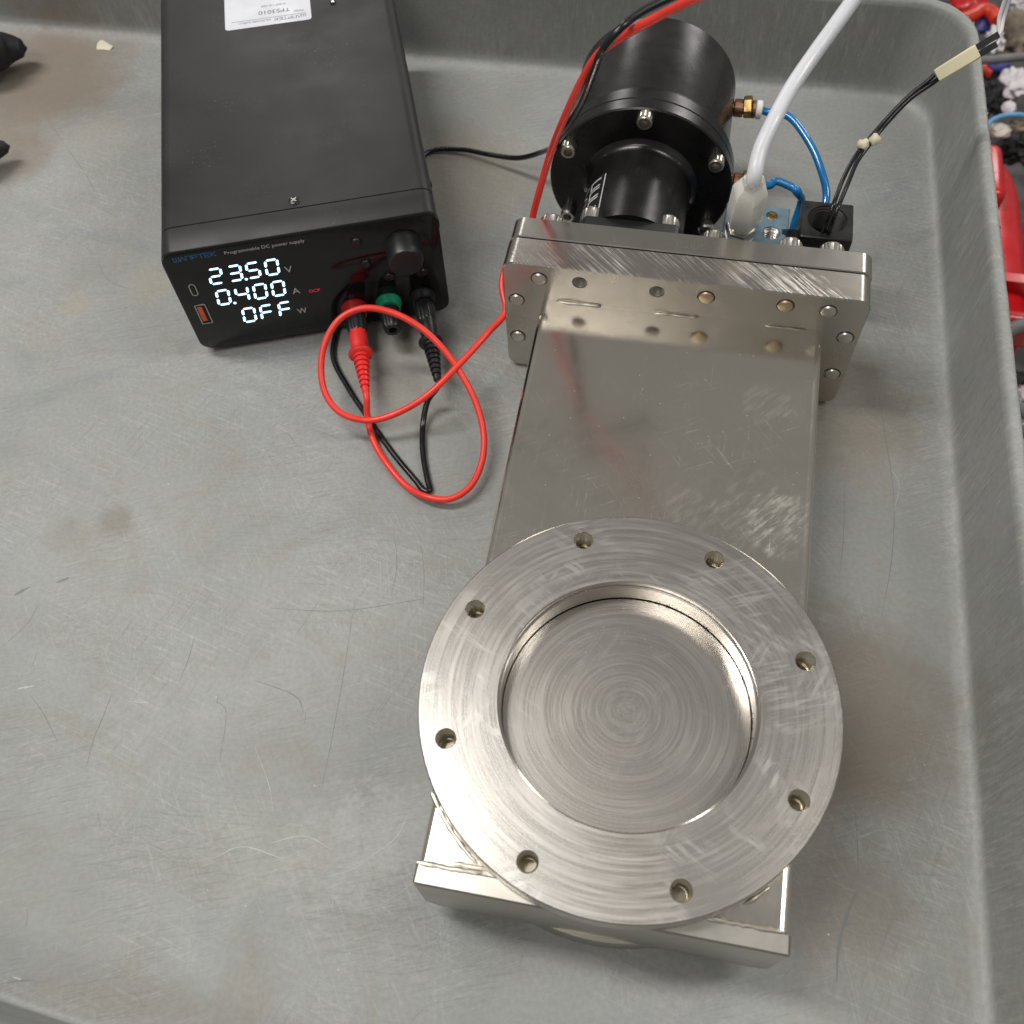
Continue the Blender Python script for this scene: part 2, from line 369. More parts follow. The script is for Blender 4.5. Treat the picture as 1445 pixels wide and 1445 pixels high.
def text_mesh(txt, size, mb, to3, x, y, align='LEFT', rot=0, sx=1.0, lift=.1):
    cu = bpy.data.curves.new('t', 'FONT'); cu.body = txt; cu.size = size; cu.align_x = align; cu.resolution_u = 3
    ob = bpy.data.objects.new('t', cu); col.objects.link(ob); bpy.context.view_layer.update()
    me = bpy.data.meshes.new_from_object(ob.evaluated_get(bpy.context.evaluated_depsgraph_get()))
    c, s_ = math.cos(rot), math.sin(rot)
    mb.add([to3(x + (v.co.x * sx) * c - v.co.y * s_, y + (v.co.x * sx) * s_ + v.co.y * c, lift) for v in me.vertices], [list(p.vertices) for p in me.polygons])
    bpy.data.objects.remove(ob); bpy.data.curves.remove(cu); bpy.data.meshes.remove(me)

# ------------------------------------------------------------------ the setting: shop floor below and the cart tray
o = MB().box((-3000, -2500, -720), (3500, 4000, -700)).build('floor', 'floor', None, (0, 0, FLOOR)); o['kind'] = 'structure'; o['label'] = 'dark workshop floor far below the cart tray'
CORN = [(141.5, 466), (-640, 461), (-640, -116), (158, -176)]     # floor corners NE NW SW SE (tray sits a little askew to the valve)
def tray_loop(off, R=30, n=10):
    out = []; C4 = [Vector(c) for c in CORN]
    for i in range(4):
        p, a, b = C4[i], C4[i - 1], C4[(i + 1) % 4]
        d1, d2 = (a - p).normalized(), (b - p).normalized()
        ang = d1.angle(d2); cen = p + (d1 + d2).normalized() * (R / math.sin(ang / 2))
        n1 = Vector((d1.y, -d1.x)); n1 = n1 if n1.dot(p - cen) > 0 else -n1
        n2 = Vector((d2.y, -d2.x)); n2 = n2 if n2.dot(p - cen) > 0 else -n2
        for k in range(n + 1):
            d = n1.slerp(n2, k / n); q = cen + d * (R + off); out.append((q.x, q.y))
    # subdivide the straights
    res = []
    for i, q in enumerate(out):
        res.append(q); w = out[(i + 1) % len(out)]; L = math.dist(q, w)
        if L > 60:
            k = int(L // 12) 
            res += [(q[0] + (w[0] - q[0]) * j / k, q[1] + (w[1] - q[1]) * j / k) for j in range(1, k)]
    return res
NL = len(tray_loop(0))
def tl(off, z):
    a = tray_loop(off); 
    return [(x, y, z) for x, y in a]
def tray_fixed(off, z):   # same parameterisation for every loop: take base loop and push outward along its normal
    b = tray_loop(0); out = []
    for i, (x, y) in enumerate(b):
        p, q = Vector(b[i - 1]), Vector(b[(i + 1) % NL]); d = (q - p).normalized(); nn = Vector((d.y, -d.x))
        out.append((x + nn.x * off, y + nn.y * off, z))
    return out
tr = MB(); R_ = 6.5; prof = [(-R_ * 1.0, FLOOR)]
for k in range(1, 7):
    a = PI / 2 * k / 6 * .93; prof.append((-R_ + R_ * math.sin(a), FLOOR + R_ * (1 - math.cos(a))))
prof += [(.3, FLOOR + 15), (.8, -38), (1.2, -16), (1.5, -5)]
tr.loops([tray_fixed(d, z) for d, z in prof], True, False)
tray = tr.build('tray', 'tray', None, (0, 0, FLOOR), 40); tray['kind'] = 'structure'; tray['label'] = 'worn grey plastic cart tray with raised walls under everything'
rng = random.Random(3)
rimp = [(1.5, -5), (1.8, -2.6), (2.8, -.9), (4.2, -.1), (5.8, 0), (7.2, -.5), (8.0, -2), (8.1, -8), (8.1, -40)]
rm = MB(); L = [tray_fixed(d, z) for d, z in rimp]
for li in (3, 4, 5): L[li] = [(x + rng.uniform(-.25, .25), y + rng.uniform(-.25, .25), z + rng.uniform(-.25, .2)) for x, y, z in L[li]]
rm.loops(L, False, False); rim = rm.build('rim', 'tray', tray, (0, 0, FLOOR), 60)
bu = MB()                                                          # frayed plastic burrs along the outer edge of the rim
edge = tray_fixed(7.7, -1.0)
for i in range(NL):
    x, y, z = edge[i]
    if x < 60 or y < -60: continue
    q = edge[(i + 1) % NL]
    for k in range(4):
        t = rng.random(); px, py = x + (q[0] - x) * t, y + (q[1] - y) * t; s_ = rng.choice((.35, .5, .6, .9, 1.5))
        if rng.random() < .35: continue
        d = Vector((rng.uniform(-.3, 1), rng.uniform(-1, 1), rng.uniform(-.6, .9))).normalized() * s_ * 1.5; e = Vector((rng.uniform(-1, 1), rng.uniform(-1, 1), rng.uniform(-1, 1))) * s_ * .5
        c = Vector((px, py, z - rng.random() * 1.5)); bu.add([c - e, c + e, c + d, c + Vector((0, 0, -s_ * .8))], [(0, 1, 2), (1, 3, 2), (0, 2, 3), (0, 3, 1)])
bu.build('burrs', 'tray', rim, (0, 0, FLOOR), kind='stuff')
def scratch(mb, px, w):
    P = [up(u, v, FLOOR) for u, v in px]; Q = spline([(p[0], p[1], 0) for p in P], 6); n = len(Q)
    L_, R2 = [], []
    for i, p in enumerate(Q):
        d = (Q[min(i + 1, n - 1)] - Q[max(0, i - 1)]).normalized(); k = w / 2 * (math.sin(PI * (i + .3) / n) ** .5) * rng.uniform(.5, 1.1); L_.append((p.x - d.y * k, p.y + d.x * k, FLOOR + .06)); R2.append((p.x + d.y * k, p.y - d.x * k, FLOOR + .06))
    mb.add(L_ + R2, [(i, i + 1, n + i + 1, n + i) for i in range(n - 1)])
sd, sw = MB(), MB()
for px, w in (([(157, 980), (146, 1010), (133, 1040), (122, 1082)], .45), ([(42, 980), (60, 1005), (82, 1048)], .4), ([(274, 900), (266, 930), (253, 962)], .35), ([(500, 850), (485, 950), (465, 1060), (452, 1120)], .3),
              ([(138, 365), (148, 390), (165, 402), (185, 408)], .4), ([(115, 345), (135, 360)], .4), ([(55, 148), (85, 195), (120, 245), (140, 280)], .35), ([(380, 858), (480, 862), (600, 845)], .35), ([(0, 915), (40, 878), (55, 850)], .3),
              ([(1232, 500), (1245, 590), (1261, 700), (1258, 790), (1244, 870)], .45), ([(1211, 1255), (1196, 1290), (1183, 1340), (1181, 1385)], 1.3), ([(1206, 1130), (1210, 1190), (1211, 1240)], .4),
              ([(80, 822), (98, 815)], 1.4), ([(20, 840), (42, 828)], 1.8), ([(310, 1075), (318, 1000), (305, 990)], .3), ([(360, 960), (420, 985), (428, 1005)], .5), ([(590, 750), (598, 800), (597, 860)], .3), ([(555, 740), (560, 800), (552, 840)], .3), ([(62, 217), (68, 220)], .7), ([(0, 1390), (20, 1385), (48, 1383)], .7), ([(1184, 820), (1190, 760), (1192, 680)], .3)):
    scratch(sd, px, w)
for px, w in (([(25, 972), (48, 968)], 1.2), ([(470, 1235), (520, 1210), (560, 1180), (575, 1150)], .6), ([(455, 1240), (500, 1225), (545, 1195)], .5), ([(380, 1190), (430, 1180), (470, 1200)], .6), ([(300, 1212), (340, 1195), (400, 1212)], .6), ([(185, 990), (210, 992)], .5), ([(18, 1379), (30, 1382)], .9), ([(200, 165), (240, 160), (260, 178)], .8), ([(1247, 650), (1268, 680), (1262, 720)], .3), ([(360, 1055), (380, 1110), (386, 1150)], .3), ([(590, 1240), (540, 1275), (500, 1285)], .3)):
    scratch(sw, px, w)
for i in range(90):                                               # short random nicks
    u, v = rng.uniform(0, 1330), rng.uniform(140, 1440); a = rng.uniform(0, PI); l = rng.uniform(4, 34)
    scratch(sw if rng.random() < .45 else sd, [(u, v), (u + l * .5 * math.cos(a), v + l * .5 * math.sin(a) + rng.uniform(-2, 2)), (u + l * math.cos(a), v + l * math.sin(a))], rng.uniform(.10, .28))
sd.build('dark_scratch', 'scratch_d', tray, (0, 0, FLOOR), kind='stuff', smooth=False); sw.build('pale_scratch', 'scratch_w', tray, (0, 0, FLOOR), kind='stuff', smooth=False)
gr = MB()                                                          # crumbs of dust on the floor of the tray
for i in range(120):
    u, v = rng.uniform(0, 1380), rng.uniform(130, 1440); p = up(u, v, FLOOR); s_ = rng.choice((.2, .25, .3, .4, .7)); 
    gr.add([(p[0] + rng.uniform(-s_, s_), p[1] + rng.uniform(-s_, s_), FLOOR + .05) for _ in range(3)] + [(p[0], p[1], FLOOR + s_ * .8)], [(0, 1, 3), (1, 2, 3), (2, 0, 3)])
gr.build('dust', 'dust', tray, (0, 0, FLOOR), kind='stuff', smooth=False)

# ------------------------------------------------------------------ gate valve
gv = thing('gate_valve', 'steel vacuum gate valve with round flange and black pneumatic actuator', 'valve')
G = (0, 0, FLOOR)
ZB0, ZB1 = -56.0, -11.0                     # body slab
YB0, YB1 = 208.0, 240.0                     # bonnet front and back
def zup(d0=0.0): return lambda x, y, d: (x, y, d0 - d)
# body slab: slightly tapered in plan, rounded long edges
bs = MB()
plate(bs, lambda i: [(-68.9 + i, -73 + min(i, .3)), (68.3 - i, -73 + min(i, .3)), (70.4 - i, YB0 + 1), (-71.0 + i, YB0 + 1)], [], ZB1 - ZB0, zup(ZB1), 3.6, circle(0, 0, 51.8, 96), rnd=6)
body = bs.build('valve_body', 'body', gv, G, 5)
# welded end plate with clipped corners
ep = MB(); yy0, yy1 = -80.2, -73.0
def ep_loop(y, i): 
    x0, x1, z0, z1, c = -69.3 + i, 68.7 - i, ZB0 - 1.5 + i, ZB1 - .12 - i, 5.0
    return [(x0 + c, y, z0), (x1 - c, y, z0), (x1, y, z0 + c), (x1, y, z1 - 1), (x1 - 1, y, z1), (x0 + 1, y, z1), (x0, y, z1 - 1), (x0, y, z0 + c)]
ep.loops([ep_loop(yy0, .7), ep_loop(yy0 + .7, 0), ep_loop(yy1, 0)]); ep.build('end_plate', 'endp', gv, G, 30)
def weld(mb, a, b, w, h, lump=1.6):
    a, b = Vector(a), Vector(b); L_ = (b - a).length; n = max(4, int(L_ / lump)); pts = [a.lerp(b, i / n) + Vector((rng.uniform(-.2, .2), rng.uniform(-.2, .2), 0)) for i in range(n + 1)]
    rr = [rng.uniform(.75, 1.2) for _ in range(n + 1)]; rr[0] = rr[-1] = .35
    R2 = []
    for p, k in zip(pts, rr):
        d = (b - a).normalized(); q = Vector((-d.y, d.x, 0)); R2.append([p + q * (w * k * math.cos(t)) + Vector((0, 0, h * k * math.sin(t))) for t in [PI * j / 6 for j in range(7)]])
    mb.loops(R2, True, True, False)
for a, b, w, h in (((-69, -72.6, ZB1 - .1), (-44, -72.2, ZB1 - .1), 1.0, .45), ((-56, -70.4, ZB1 - .1), (-38, -70.6, ZB1 - .1), .9, .4), ((30, -72.6, ZB1 - .1), (66, -72.4, ZB1 - .1), 1.0, .45),
                   ((-63, YB0 - .6, ZB1), (-40, YB0 - .4, ZB1), .8, .7), ((-13, YB0 - .7, ZB1), (9, YB0 - .4, ZB1), .7, .6), ((42, YB0 - .6, ZB1), (62, YB0 - .4, ZB1), .6, .5)):
    w_ = MB(); weld(w_, a, b, w, h); w_.build('weld_bead', 'weld', body, G, 60)
def arc_weld(a0, a1, r=83.4):
    n = int(abs(a1 - a0) * r / 1.6); R2 = []
    for i in range(n + 1):
        t = a0 + (a1 - a0) * i / n; k = rng.uniform(.6, 1.15) * (.4 if i in (0, n) else 1); c = Vector((r * math.cos(t), r * math.sin(t), ZB1 - .1)); q = Vector((math.cos(t), math.sin(t), 0))
        R2.append([c + q * (1.0 * k * math.cos(s)) + Vector((0, 0, .6 * k * math.sin(s))) for s in [PI * j / 6 for j in range(7)]])
    MB().loops(R2, True, True, False).build('weld_bead', 'weld', body, G, 60)
arc_weld(math.radians(213), math.radians(236)); arc_weld(math.radians(-52), math.radians(-44)); arc_weld(math.radians(122), math.radians(140))
# round flange with eight tapped holes
HA = [PI / 2 + PI / 8 - k * PI / 4 for k in range(8)]
HP = [(72.5 * math.cos(a), 72.5 * math.sin(a)) for a in HA]
fl = MB(); plate(fl, lambda i: circle(0, 0, 82.5 - i, 160), [(x, y, 4.15, .55, 28) for x, y in HP], 10.5, zup(0), .45, circle(0, 0, 51.3, 128))
# (hole cups are deepened by the threaded children)
fl.f = [f for f in fl.f if not (len(f) == 28)]
top_flange = fl.build('top_flange', 'ring', gv, G, 25)
th = MB(); pr_ = [(4.15, -.5), (3.6, -1.0)]
for k in range(6): pr_ += [(4.05, -1.6 - k * 1.45), (3.25, -2.3 - k * 1.45)]
pr_ += [(3.2, -10.7)]
th.lathe(pr_, (0, 0, 0), (0, 0, 1), 24, (False, True))
t0 = th.build('threaded_hole', 'thread', top_flange, (0, 0, 0), 20); t0.location = (HP[0][0] / 1000, HP[0][1] / 1000, -FLOOR / 1000)
for x, y in HP[1:]: copy(t0, top_flange, (x, y, -FLOOR))
br = MB(); br.lathe([(51.3, 0), (50.75, -.35), (50.75, -3.2), (50.1, -3.6), (50.1, -13.2), (50.4, -13.4), (50.4, -24)], (0, 0, 0), (0, 0, 1), 128, (False, False)).build('bore_wall', 'bore', gv, G, 25)
MB().lathe([(49.95, -24.5), (49.95, -14.4), (49.75, -14.2), (0.01, -14.2)], (0, 0, 0), (0, 0, 1), 96, (True, False)).build('gate_disc', 'disc', gv, G, 25)
gd = bpy.data.objects['gate_disc']
du = MB()
for i in range(75):
    a, r = rng.gauss(2.05, .55), 50 * math.sqrt(rng.uniform(.25, .92)); x, y = r * math.cos(a), r * math.sin(a); s_ = rng.choice((.1, .14, .18, .28))
    du.add([(x - s_, y, -14.15), (x + s_, y - s_, -14.15), (x, y + s_, -14.15), (x, y, -14.15 + s_)], [(0, 1, 3), (1, 2, 3), (2, 0, 3)])
for i in range(120):
    a, r = rng.uniform(0, 2 * PI), rng.uniform(53, 81); x, y = r * math.cos(a), r * math.sin(a); s_ = rng.choice((.07, .1, .13, .2))
    if min(math.dist((x, y), h) for h in HP) < 5: continue
    du.add([(x - s_, y, .03), (x + s_, y - s_, .03), (x, y + s_, .03), (x, y, .03 + s_)], [(0, 1, 3), (1, 2, 3), (2, 0, 3)])
for i in range(110):
    x, y = rng.uniform(-64, 64), rng.uniform(86, 200); s_ = rng.choice((.08, .12, .16, .3))
    du.add([(x - s_, y, ZB1 + .03), (x + s_, y - s_, ZB1 + .03), (x, y + s_, ZB1 + .03), (x, y, ZB1 + .03 + s_)], [(0, 1, 3), (1, 2, 3), (2, 0, 3)])
du.build('dust', 'dust', gv, G, kind='stuff', smooth=False)
gri = MB()                                                         # black grease crumbs in the bore groove
for i in range(110):
    a = rng.choice((rng.gauss(1.30, .13), rng.gauss(.98, .10), rng.gauss(.42, .035), rng.gauss(.2, .15))); z = -12.6 + rng.gauss(0, .7); s_ = rng.uniform(.12, .5); c = Vector((49.95 * math.cos(a), 49.95 * math.sin(a), z))
    gri.add([c + Vector((rng.uniform(-s_, s_), rng.uniform(-s_, s_), rng.uniform(-s_, s_))) for _ in range(4)], [(0, 1, 2), (0, 2, 3), (0, 3, 1), (1, 3, 2)])
gri.build('grease_crumbs', 'dark', gv, G, kind='stuff', smooth=False)
# lower flange
lf = MB(); lf.lathe([(82.0, FLOOR + .1), (82.5, FLOOR + .6), (82.5, ZB0 - .6), (82.0, ZB0 - .1), (50, ZB0 - .1), (50, FLOOR + .1)], (0, 0, 0), (0, 0, 1), 128, (False, False)); lf.loops([[(50 * math.cos(2 * PI * j / 128), 50 * math.sin(2 * PI * j / 128), z) for j in range(128)] for z in (ZB0 - .1, FLOOR + .1)], False, False)
lf.build('lower_flange', 'endp', gv, G, 30)
# bonnet: two plates bolted together
BX, BT, BB = 89.2, 13.0, FLOOR + 1.5
cx0 = -1.2
STUD = [(-70.6 + cx0, 3.8), (70.6 + cx0, 3.8), (-82.6 + cx0, -13.3), (82.6 + cx0, -13.3), (-82.9 + cx0, -42), (82.9 + cx0, -42), (12.2 + cx0, 4.0), (50.2 + cx0, 4.3)]
OPEN = [(-50.2 + cx0, 4.2), (-11.8 + cx0, 3.9)]
bf = MB(); plate(bf, lambda i: rrect(-BX + cx0 + i, BB + i, BX + cx0 - i, BT - i, 6, 6), [(x, z, 4.4, .5, 24) for x, z in STUD] + [(x, z, 3.9, .5, 24) for x, z in OPEN], 17.6, lambda x, z, d: (x, YB0 + d, z), .5)
bf.f = [f for f in bf.f if len(f) != 24]
bonnet = bf.build('bonnet_plate', 'bonnet2', gv, G, 30)
st = MB(); st.lathe([(4.4, 0.5), (4.4, 2.0), (3.75, 2.0)], (0, 0, 0), (0, 1, 0), 24, (False, False)); st.lathe([(3.75, 2.0), (3.75, -.3), (3.3, -1.0), (2.2, -1.15), (.01, -1.2)], (0, 0, 0), (0, 1, 0), 24, (False, False))
s0 = st.build('stud_tip', 'screw', bonnet, (0, 0, 0), 30); s0.location = Vector((STUD[0][0], YB0, STUD[0][1] - FLOOR)) / 1000
for i, (x, z) in enumerate(STUD[1:]):
    c = copy(s0, bonnet, (x, YB0, z - FLOOR))
    if i >= 5: c.data = s0.data.copy(); c.data.materials[0] = M['rust']; c['label'] = 'rust-ringed stud tip'
tp = MB(); p2 = [(3.9, .5), (3.5, .9)]
for k in range(7): p2 += [(3.8, 1.5 + k * 1.5), (2.9, 2.2 + k * 1.5)]
p2 += [(2.8, 13)]
tp.lathe(p2, (0, 0, 0), (0, 1, 0), 24, (False, True)); h0 = tp.build('threaded_hole', 'thread_dark', bonnet, (0, 0, 0), 20); h0.location = Vector((OPEN[0][0], YB0, OPEN[0][1] - FLOOR)) / 1000
copy(h0, bonnet, (OPEN[1][0], YB0, OPEN[1][1] - FLOOR))
cv = MB(); plate(cv, lambda i: rrect(-BX + cx0 + .6 + i, BB + i, BX + cx0 + .3 - i, BT + .5 - i, 6, 6), [], 13.4, lambda x, z, d: (x, YB0 + 18.0 + d, z), .5)
cover = cv.build('cover_plate', 'bonnet', gv, G, 30)
YC = YB0 + 31.4
# scribed handwriting on the cover plate top
hw = MB(); zt = BT + .53
def scribe(strokes, x0, y0, k):
    for s_ in strokes: hw.ribbon([(x0 + x * k, y0 + y * k) for x, y in s_], .22, 0, lambda x, y, h: (x, y, zt))
gly = dict(one=[[(0, 0), (0, 4)], [(-.6, 3.3), (0, 4)]], three=[[(0, 4), (1.6, 4), (.8, 2.3), (1.7, 1.3), (.9, 0), (0, .4)]], n=[[(0, 0), (0, 2.2), (1.2, 2.2), (1.2, 0)]], sl=[[(0, 0), (1.3, 4)]], four=[[(.2, 4), (0, 1.8), (1.7, 1.8)], [(1.3, 3), (1.3, 0)]], o=[[(.2, .2), (0, 2), (.6, 4), (1.5, 3.4), (1.6, 1), (.9, 0), (.2, .2)]], dash=[[(0, 1.8), (1.4, 1.9)]], hook=[[(0, 3.6), (.6, 4.2), (1.4, 3.2), (2.2, 0)]])
xx = -6.5
for g_, w_ in (('one', 1.2), ('three', 2.6), ('n', 3.2), ('one', 1.4), ('one', 1.2), ('sl', 2.0), ('four', 2.6), ('o', 2.8), ('dash', 2.2), ('o', 2.2)): scribe(gly[g_], xx, 229.5, .95); xx += w_
scribe(gly['hook'], -40, 228.5, 1.3); scribe(gly['hook'], 49, 228, 1.0)
hw.build('scribed_marking', 'screw', cover, G, smooth=False, kind='stuff')
def cap_screw(r, L_, sock, n=48):
    mb = MB(); kn = lambda j: 1.0 if j % 2 else .955
    mb.lathe([(r * .98, 0), (r, .4), (r, L_ - 1.4)], (0, 0, 0), (0, 1, 0), n, (True, False), kn)
    mb.lathe([(r * .97, L_ - 1.4), (r * .93, L_ - .5), (r * .82, L_), (sock * 1.02, L_)], (0, 0, 0), (0, 1, 0), n, (False, False))
    mb.lathe([(sock * 1.02, L_), (sock, L_ - .3), (sock, L_ - r * .9)], (0, 0, 0), (0, 1, 0), 6, (False, True))
    return mb
c0 = cap_screw(6.4, 9.0, 3.4).build('cap_screw', 'screw', cover, (0, 0, 0), 30)
hx = [(-70.6, 3.8, 0), (-50.2, 4.4, 7.2), (-11.8, 4.2, 7.2), (12.2, 4.2, 0), (50.2, 4.4, 0), (70.6, 4.2, 0)]
for i, (x, z, e) in enumerate(hx):
    ob = c0 if i == 0 else copy(c0, cover)
    ob.location = Vector((x + cx0, YC + e, z - FLOOR)) / 1000
# actuator
AX, AZ = -31.8, -12.5
mt = MB()
mo = [(-56, -52), (-64, -40), (-64, -4), (-55, 11), (-54, 11.8), (-9, 11.8), (-7, 11), (2, -3), (1, -40), (-8, -52)]
mt.loops([[(x, YC, z) for x, z in mo], [(x, YC + 6.5, z) for x, z in mo], [(x * .985 - .5, YC + 7.2, z * .985) for x, z in mo]]); mt.build('actuator_mount', 'anodm', gv, G, 30)
YD = 299.0
nk = MB(); nk.lathe([(27.6, YC + 7), (27.6, YD - 5), (28.0, YD - 3), (29.2, YD - 1.2), (31.5, YD - .2)], (AX, 0, AZ), (0, 1, 0), 72, (True, False)); neck = nk.build('actuator_neck', 'anod', gv, G, 40)
af = MB(); af.lathe([(10, YD - .1), (50.0 - .8, YD), (50.0, YD + .8), (50.0, YD + 7.4), (49.5, YD + 7.8), (49.5, YD + 8.2), (50, YD + 8.6), (50, YD + 15.5), (49, YD + 16.4), (45, YD + 16.6)], (AX, 0, AZ), (0, 1, 0), 128, (True, False)); afl = af.build('actuator_flange', 'anod', gv, G, 25)
MB().lathe([(46.2, YD + 16), (46.6, YD + 17.5), (46.6, YD + 22), (45.8, YD + 24), (45.8, 381), (44.8, 382), (8, 382)], (AX, 0, AZ), (0, 1, 0), 128, (False, True)).build('actuator_cylinder', 'anod', gv, G, 25)
a0 = cap_screw(4.3, 6.0, 2.3, 40); 
for i in range(len(a0.v)): x, y, z = a0.v[i]; a0.v[i] = (x, -y, z)
a0 = a0.build('cap_screw', 'screw', afl, (0, 0, 0), 30)
for i, d in enumerate((90, 150, 30, 210, 330, 270)):
    ob = a0 if i == 0 else copy(a0, afl); t = math.radians(d); ob.location = Vector((AX + 46 * math.cos(t) * .985, YD, AZ + 46 * math.sin(t) * .985 - FLOOR)) / 1000
# nameplate sticker wrapped on the neck
def neck3(r): return lambda a, y, h: (AX + (r + h) * math.cos(a), y, AZ + (r + h) * math.sin(a))
def stk(mb, a0_, a1, y0, y1, h, nseg=14):
    f = neck3(27.6); P = [f(a0_ + (a1 - a0_) * i / nseg, y, h) for y in (y0, y1) for i in range(nseg + 1)]; mb.add(P, [(i, i + 1, nseg + 2 + i, nseg + 1 + i) for i in range(nseg)])
sa, sb = math.radians(126), math.radians(186); sy0, sy1 = 248, 282
s1 = MB(); stk(s1, sa, sb, sy0, sy1, .12); sticker = s1.build('sticker', 'black_pl', neck, G, 60, label='small black sticker with silver lettering')
s2 = MB(); stk(s2, sa + .02, sa + .045, sy0 + 1, sy1 - 1, .17, 2); stk(s2, sa + .1, sb - .05, sy0 + 1, sy0 + 7, .17)
f27 = neck3(27.6)
def ns(pts, w=1.1):   # stroke in (arc mm, y)
    s2.ribbon(pts, w, .18, lambda a, y, h: f27(sa + a / 27.6, y, h), 3)
ns([(4, 279.5), (11, 279.5), (11, 274.5), (4, 274.5)]); ns([(4, 272.5), (11, 272.5)]); ns([(11, 272.5), (11, 267.5), (4, 267.5)]); ns([(4, 265.5), (11, 265.5), (11, 261), (8, 261)]); ns([(4, 258.5), (11, 258.5)])
ns([(14, 280), (20, 276), (14, 272)], .7); ns([(14, 270), (20, 268)], .7); ns([(14, 265), (20, 263)], .7); ns([(14, 260), (20, 259)], .7)
s2.build('lettering', 'print_white', neck, G, 60)
s3 = MB(); s3.ribbon([(14, 266.5), (19, 265)], .9, .19, lambda a, y, h: f27(sa + a / 27.6, y, h), 3); s3.build('lettering', 'red_post', neck, G, 60)
# air fittings
def air_fitting(x, y, z, ln):
    f = MB().lathe([(3.2, -3), (3.2, 1.0), (4.6, 1.0), (5.0, 1.4), (5.0, 6.0), (4.4, 6.4)], (x, y, z), (1, 0, 0), 28, (True, True)).build('air_fitting', 'copper', gv, G, 30)
    MB().lathe([(5.4, 6.4), (6.1, 7.0), (6.1, 10.8), (5.4, 11.4)], (x, y, z), (1, 0, .15), 6).build('hex_nut', 'brass', f, G, 20)
    MB().lathe([(4.4, 11.2), (5.0, 11.5), (5.0, 13.0), (4.3, 13.4)], (x, y, z), (1, 0, 0), 24).build('rear_collar', 'copper', f, G, 30)
    MB().lathe([(4.0, 13.2), (5.2, 14.0), (5.2, 16.4), (4.6, 17.0), (2.6, 17.0)], (x, y, z), (1, 0, 0), 24).build('release_collar', 'white_pl', f, G, 30)
FA, FB = (AX + 45.0, 367, AZ + 3), (AX + 49.3, 309, AZ)
air_fitting(*FA, 1); air_fitting(*FB, 1)
# solenoid block and wiring box
sbk = MB(); zt_ = -8.0
plate(sbk, lambda i: [(16.5 + i, 246), (48.6 - i, 246), (48.6 - i, 268), (46.6 - i, 268.6), (46.6 - i, 272), (49.6 - i, 272.6), (49.8 - i, 288 - i), (16.5 + i, 288 - i)], [(40.9, 268.6, 4.6, .6, 28), (40.6, 281.3, 3.1, .9, 24)], 50, zup(zt_), .6)
sbk.f = [f for f in sbk.f if len(f) != 28]
blk = sbk.build('solenoid_block', 'steelblue', gv, G, 30, label='pale blue painted solenoid block')
MB().lathe([(4.6, .0 - .6), (4.1, -1.0)] + [q for k in range(5) for q in ((4.4, -1.7 - k * 1.6), (3.3, -2.5 - k * 1.6))] + [(3.2, -12)], (40.9, 268.6, zt_), (0, 0, 1), 28, (False, True)).build('threaded_port', 'thread_dark', blk, G, 20)
sl = MB().lathe([(2.9, -.9), (2.9, -.25), (2.6, 0), (.01, .05)], (40.6, 281.3, zt_), (0, 0, 1), 24, (True, False)).build('slotted_screw', 'brass', blk, G, 30)
MB().box((37.9, 280.9, zt_ - .1), (43.3, 281.7, zt_ + .09), 0, rot=Matrix.Rotation(math.radians(-35), 3, 'Z'), piv=(40.6, 281.3, zt_)).build('slot', 'dark', blk, G)
wb = MB(); zb_ = -8.0
plate(wb, lambda i: rrect(55.8 + i, 268.8 + i, 82.6 - i, 295.6 - i, .8, 2), [(69.2, 282.6, 10.3, .8, 40)], 46, zup(zb_), .5)
wb.f = [f for f in wb.f if len(f) != 40]
wbx = wb.build('wiring_box', 'black_pl', gv, G, 30, label='square black wiring box with open threaded entry')
MB().lathe([(10.3, -.8), (9.6, -1.4)] + [q for k in range(9) for q in ((9.9, -2.0 - k * 1.5), (9.0, -2.8 - k * 1.5))] + [(8.8, -26)], (69.2, 282.6, zb_), (0, 0, 1), 40, (False, True)).build('threaded_entry', 'case', wbx, G, 15)
MB().box((48, 262, -36), (57, 284, -18), 1).build('link_arm', 'anodm', gv, G)

# ------------------------------------------------------------------ blue air tubes, milky hose
def V3(a): return tuple(float(x) for x in a)
e1 = (FA[0] + 15.5, FA[1], FA[2])
P = [e1, (FA[0] + 21, FA[1] - 1, FA[2] - .3), V3(up(1112, 164, -8)), V3(up(1140, 198, -11)), V3(up(1157, 235, -16)), V3(up(1166, 280, -24)), (67, 300, -34), (66, 293, -44)]
solo(MB().tube(P, 2.15, 14, 10), 'air_tube', 'blue_tube', 'long blue air tube arching from the rear brass fitting to the black box', 'tube', e1)
e2 = (FB[0] + 15.5, FB[1], FB[2])
P = [e2, (FB[0] + 21, FB[1], FB[2] + .2), V3(up(1095, 256, -11)), V3(up(1115, 263, -11)), V3(up(1123, 268, -11.5)), V3(up(1127, 274, -14)), V3(up(1131, 283, -20)), (56, 302, -34), (57, 296, -44)]
solo(MB().tube(P, 2.2, 14, 10, rf=lambda t: 1.12 if .48 < t < .60 else 1), 'air_tube', 'blue_tube', 'short kinked blue air tube from the front brass fitting into the solenoid block', 'tube', e2)
hb = Vector((24.5, 265, zt_))
hose = thing('air_hose', 'milky white air hose with hexagonal plastic coupling on the blue block', 'hose', V3(hb))
c1 = Vector(V3(at(1062, 258, 468))); ax = (c1 - hb).normalized(); L_ = (c1 - hb).length
HO = V3(hb)
MB().lathe([(6.6, .0), (7.6, .5), (7.6, 2.0), (7.0, 2.6)], hb, ax, 32).build('sealing_ring', 'white_pl', hose, HO, 30)
MB().lathe([(7.0, 2.4), (8.0, 3.2), (8.0, 9.2), (7.2, 10.0), (5.6, 10.2), (5.6, 15.4)], hb, ax, 6).build('hex_nut', 'screw', hose, HO, 20)
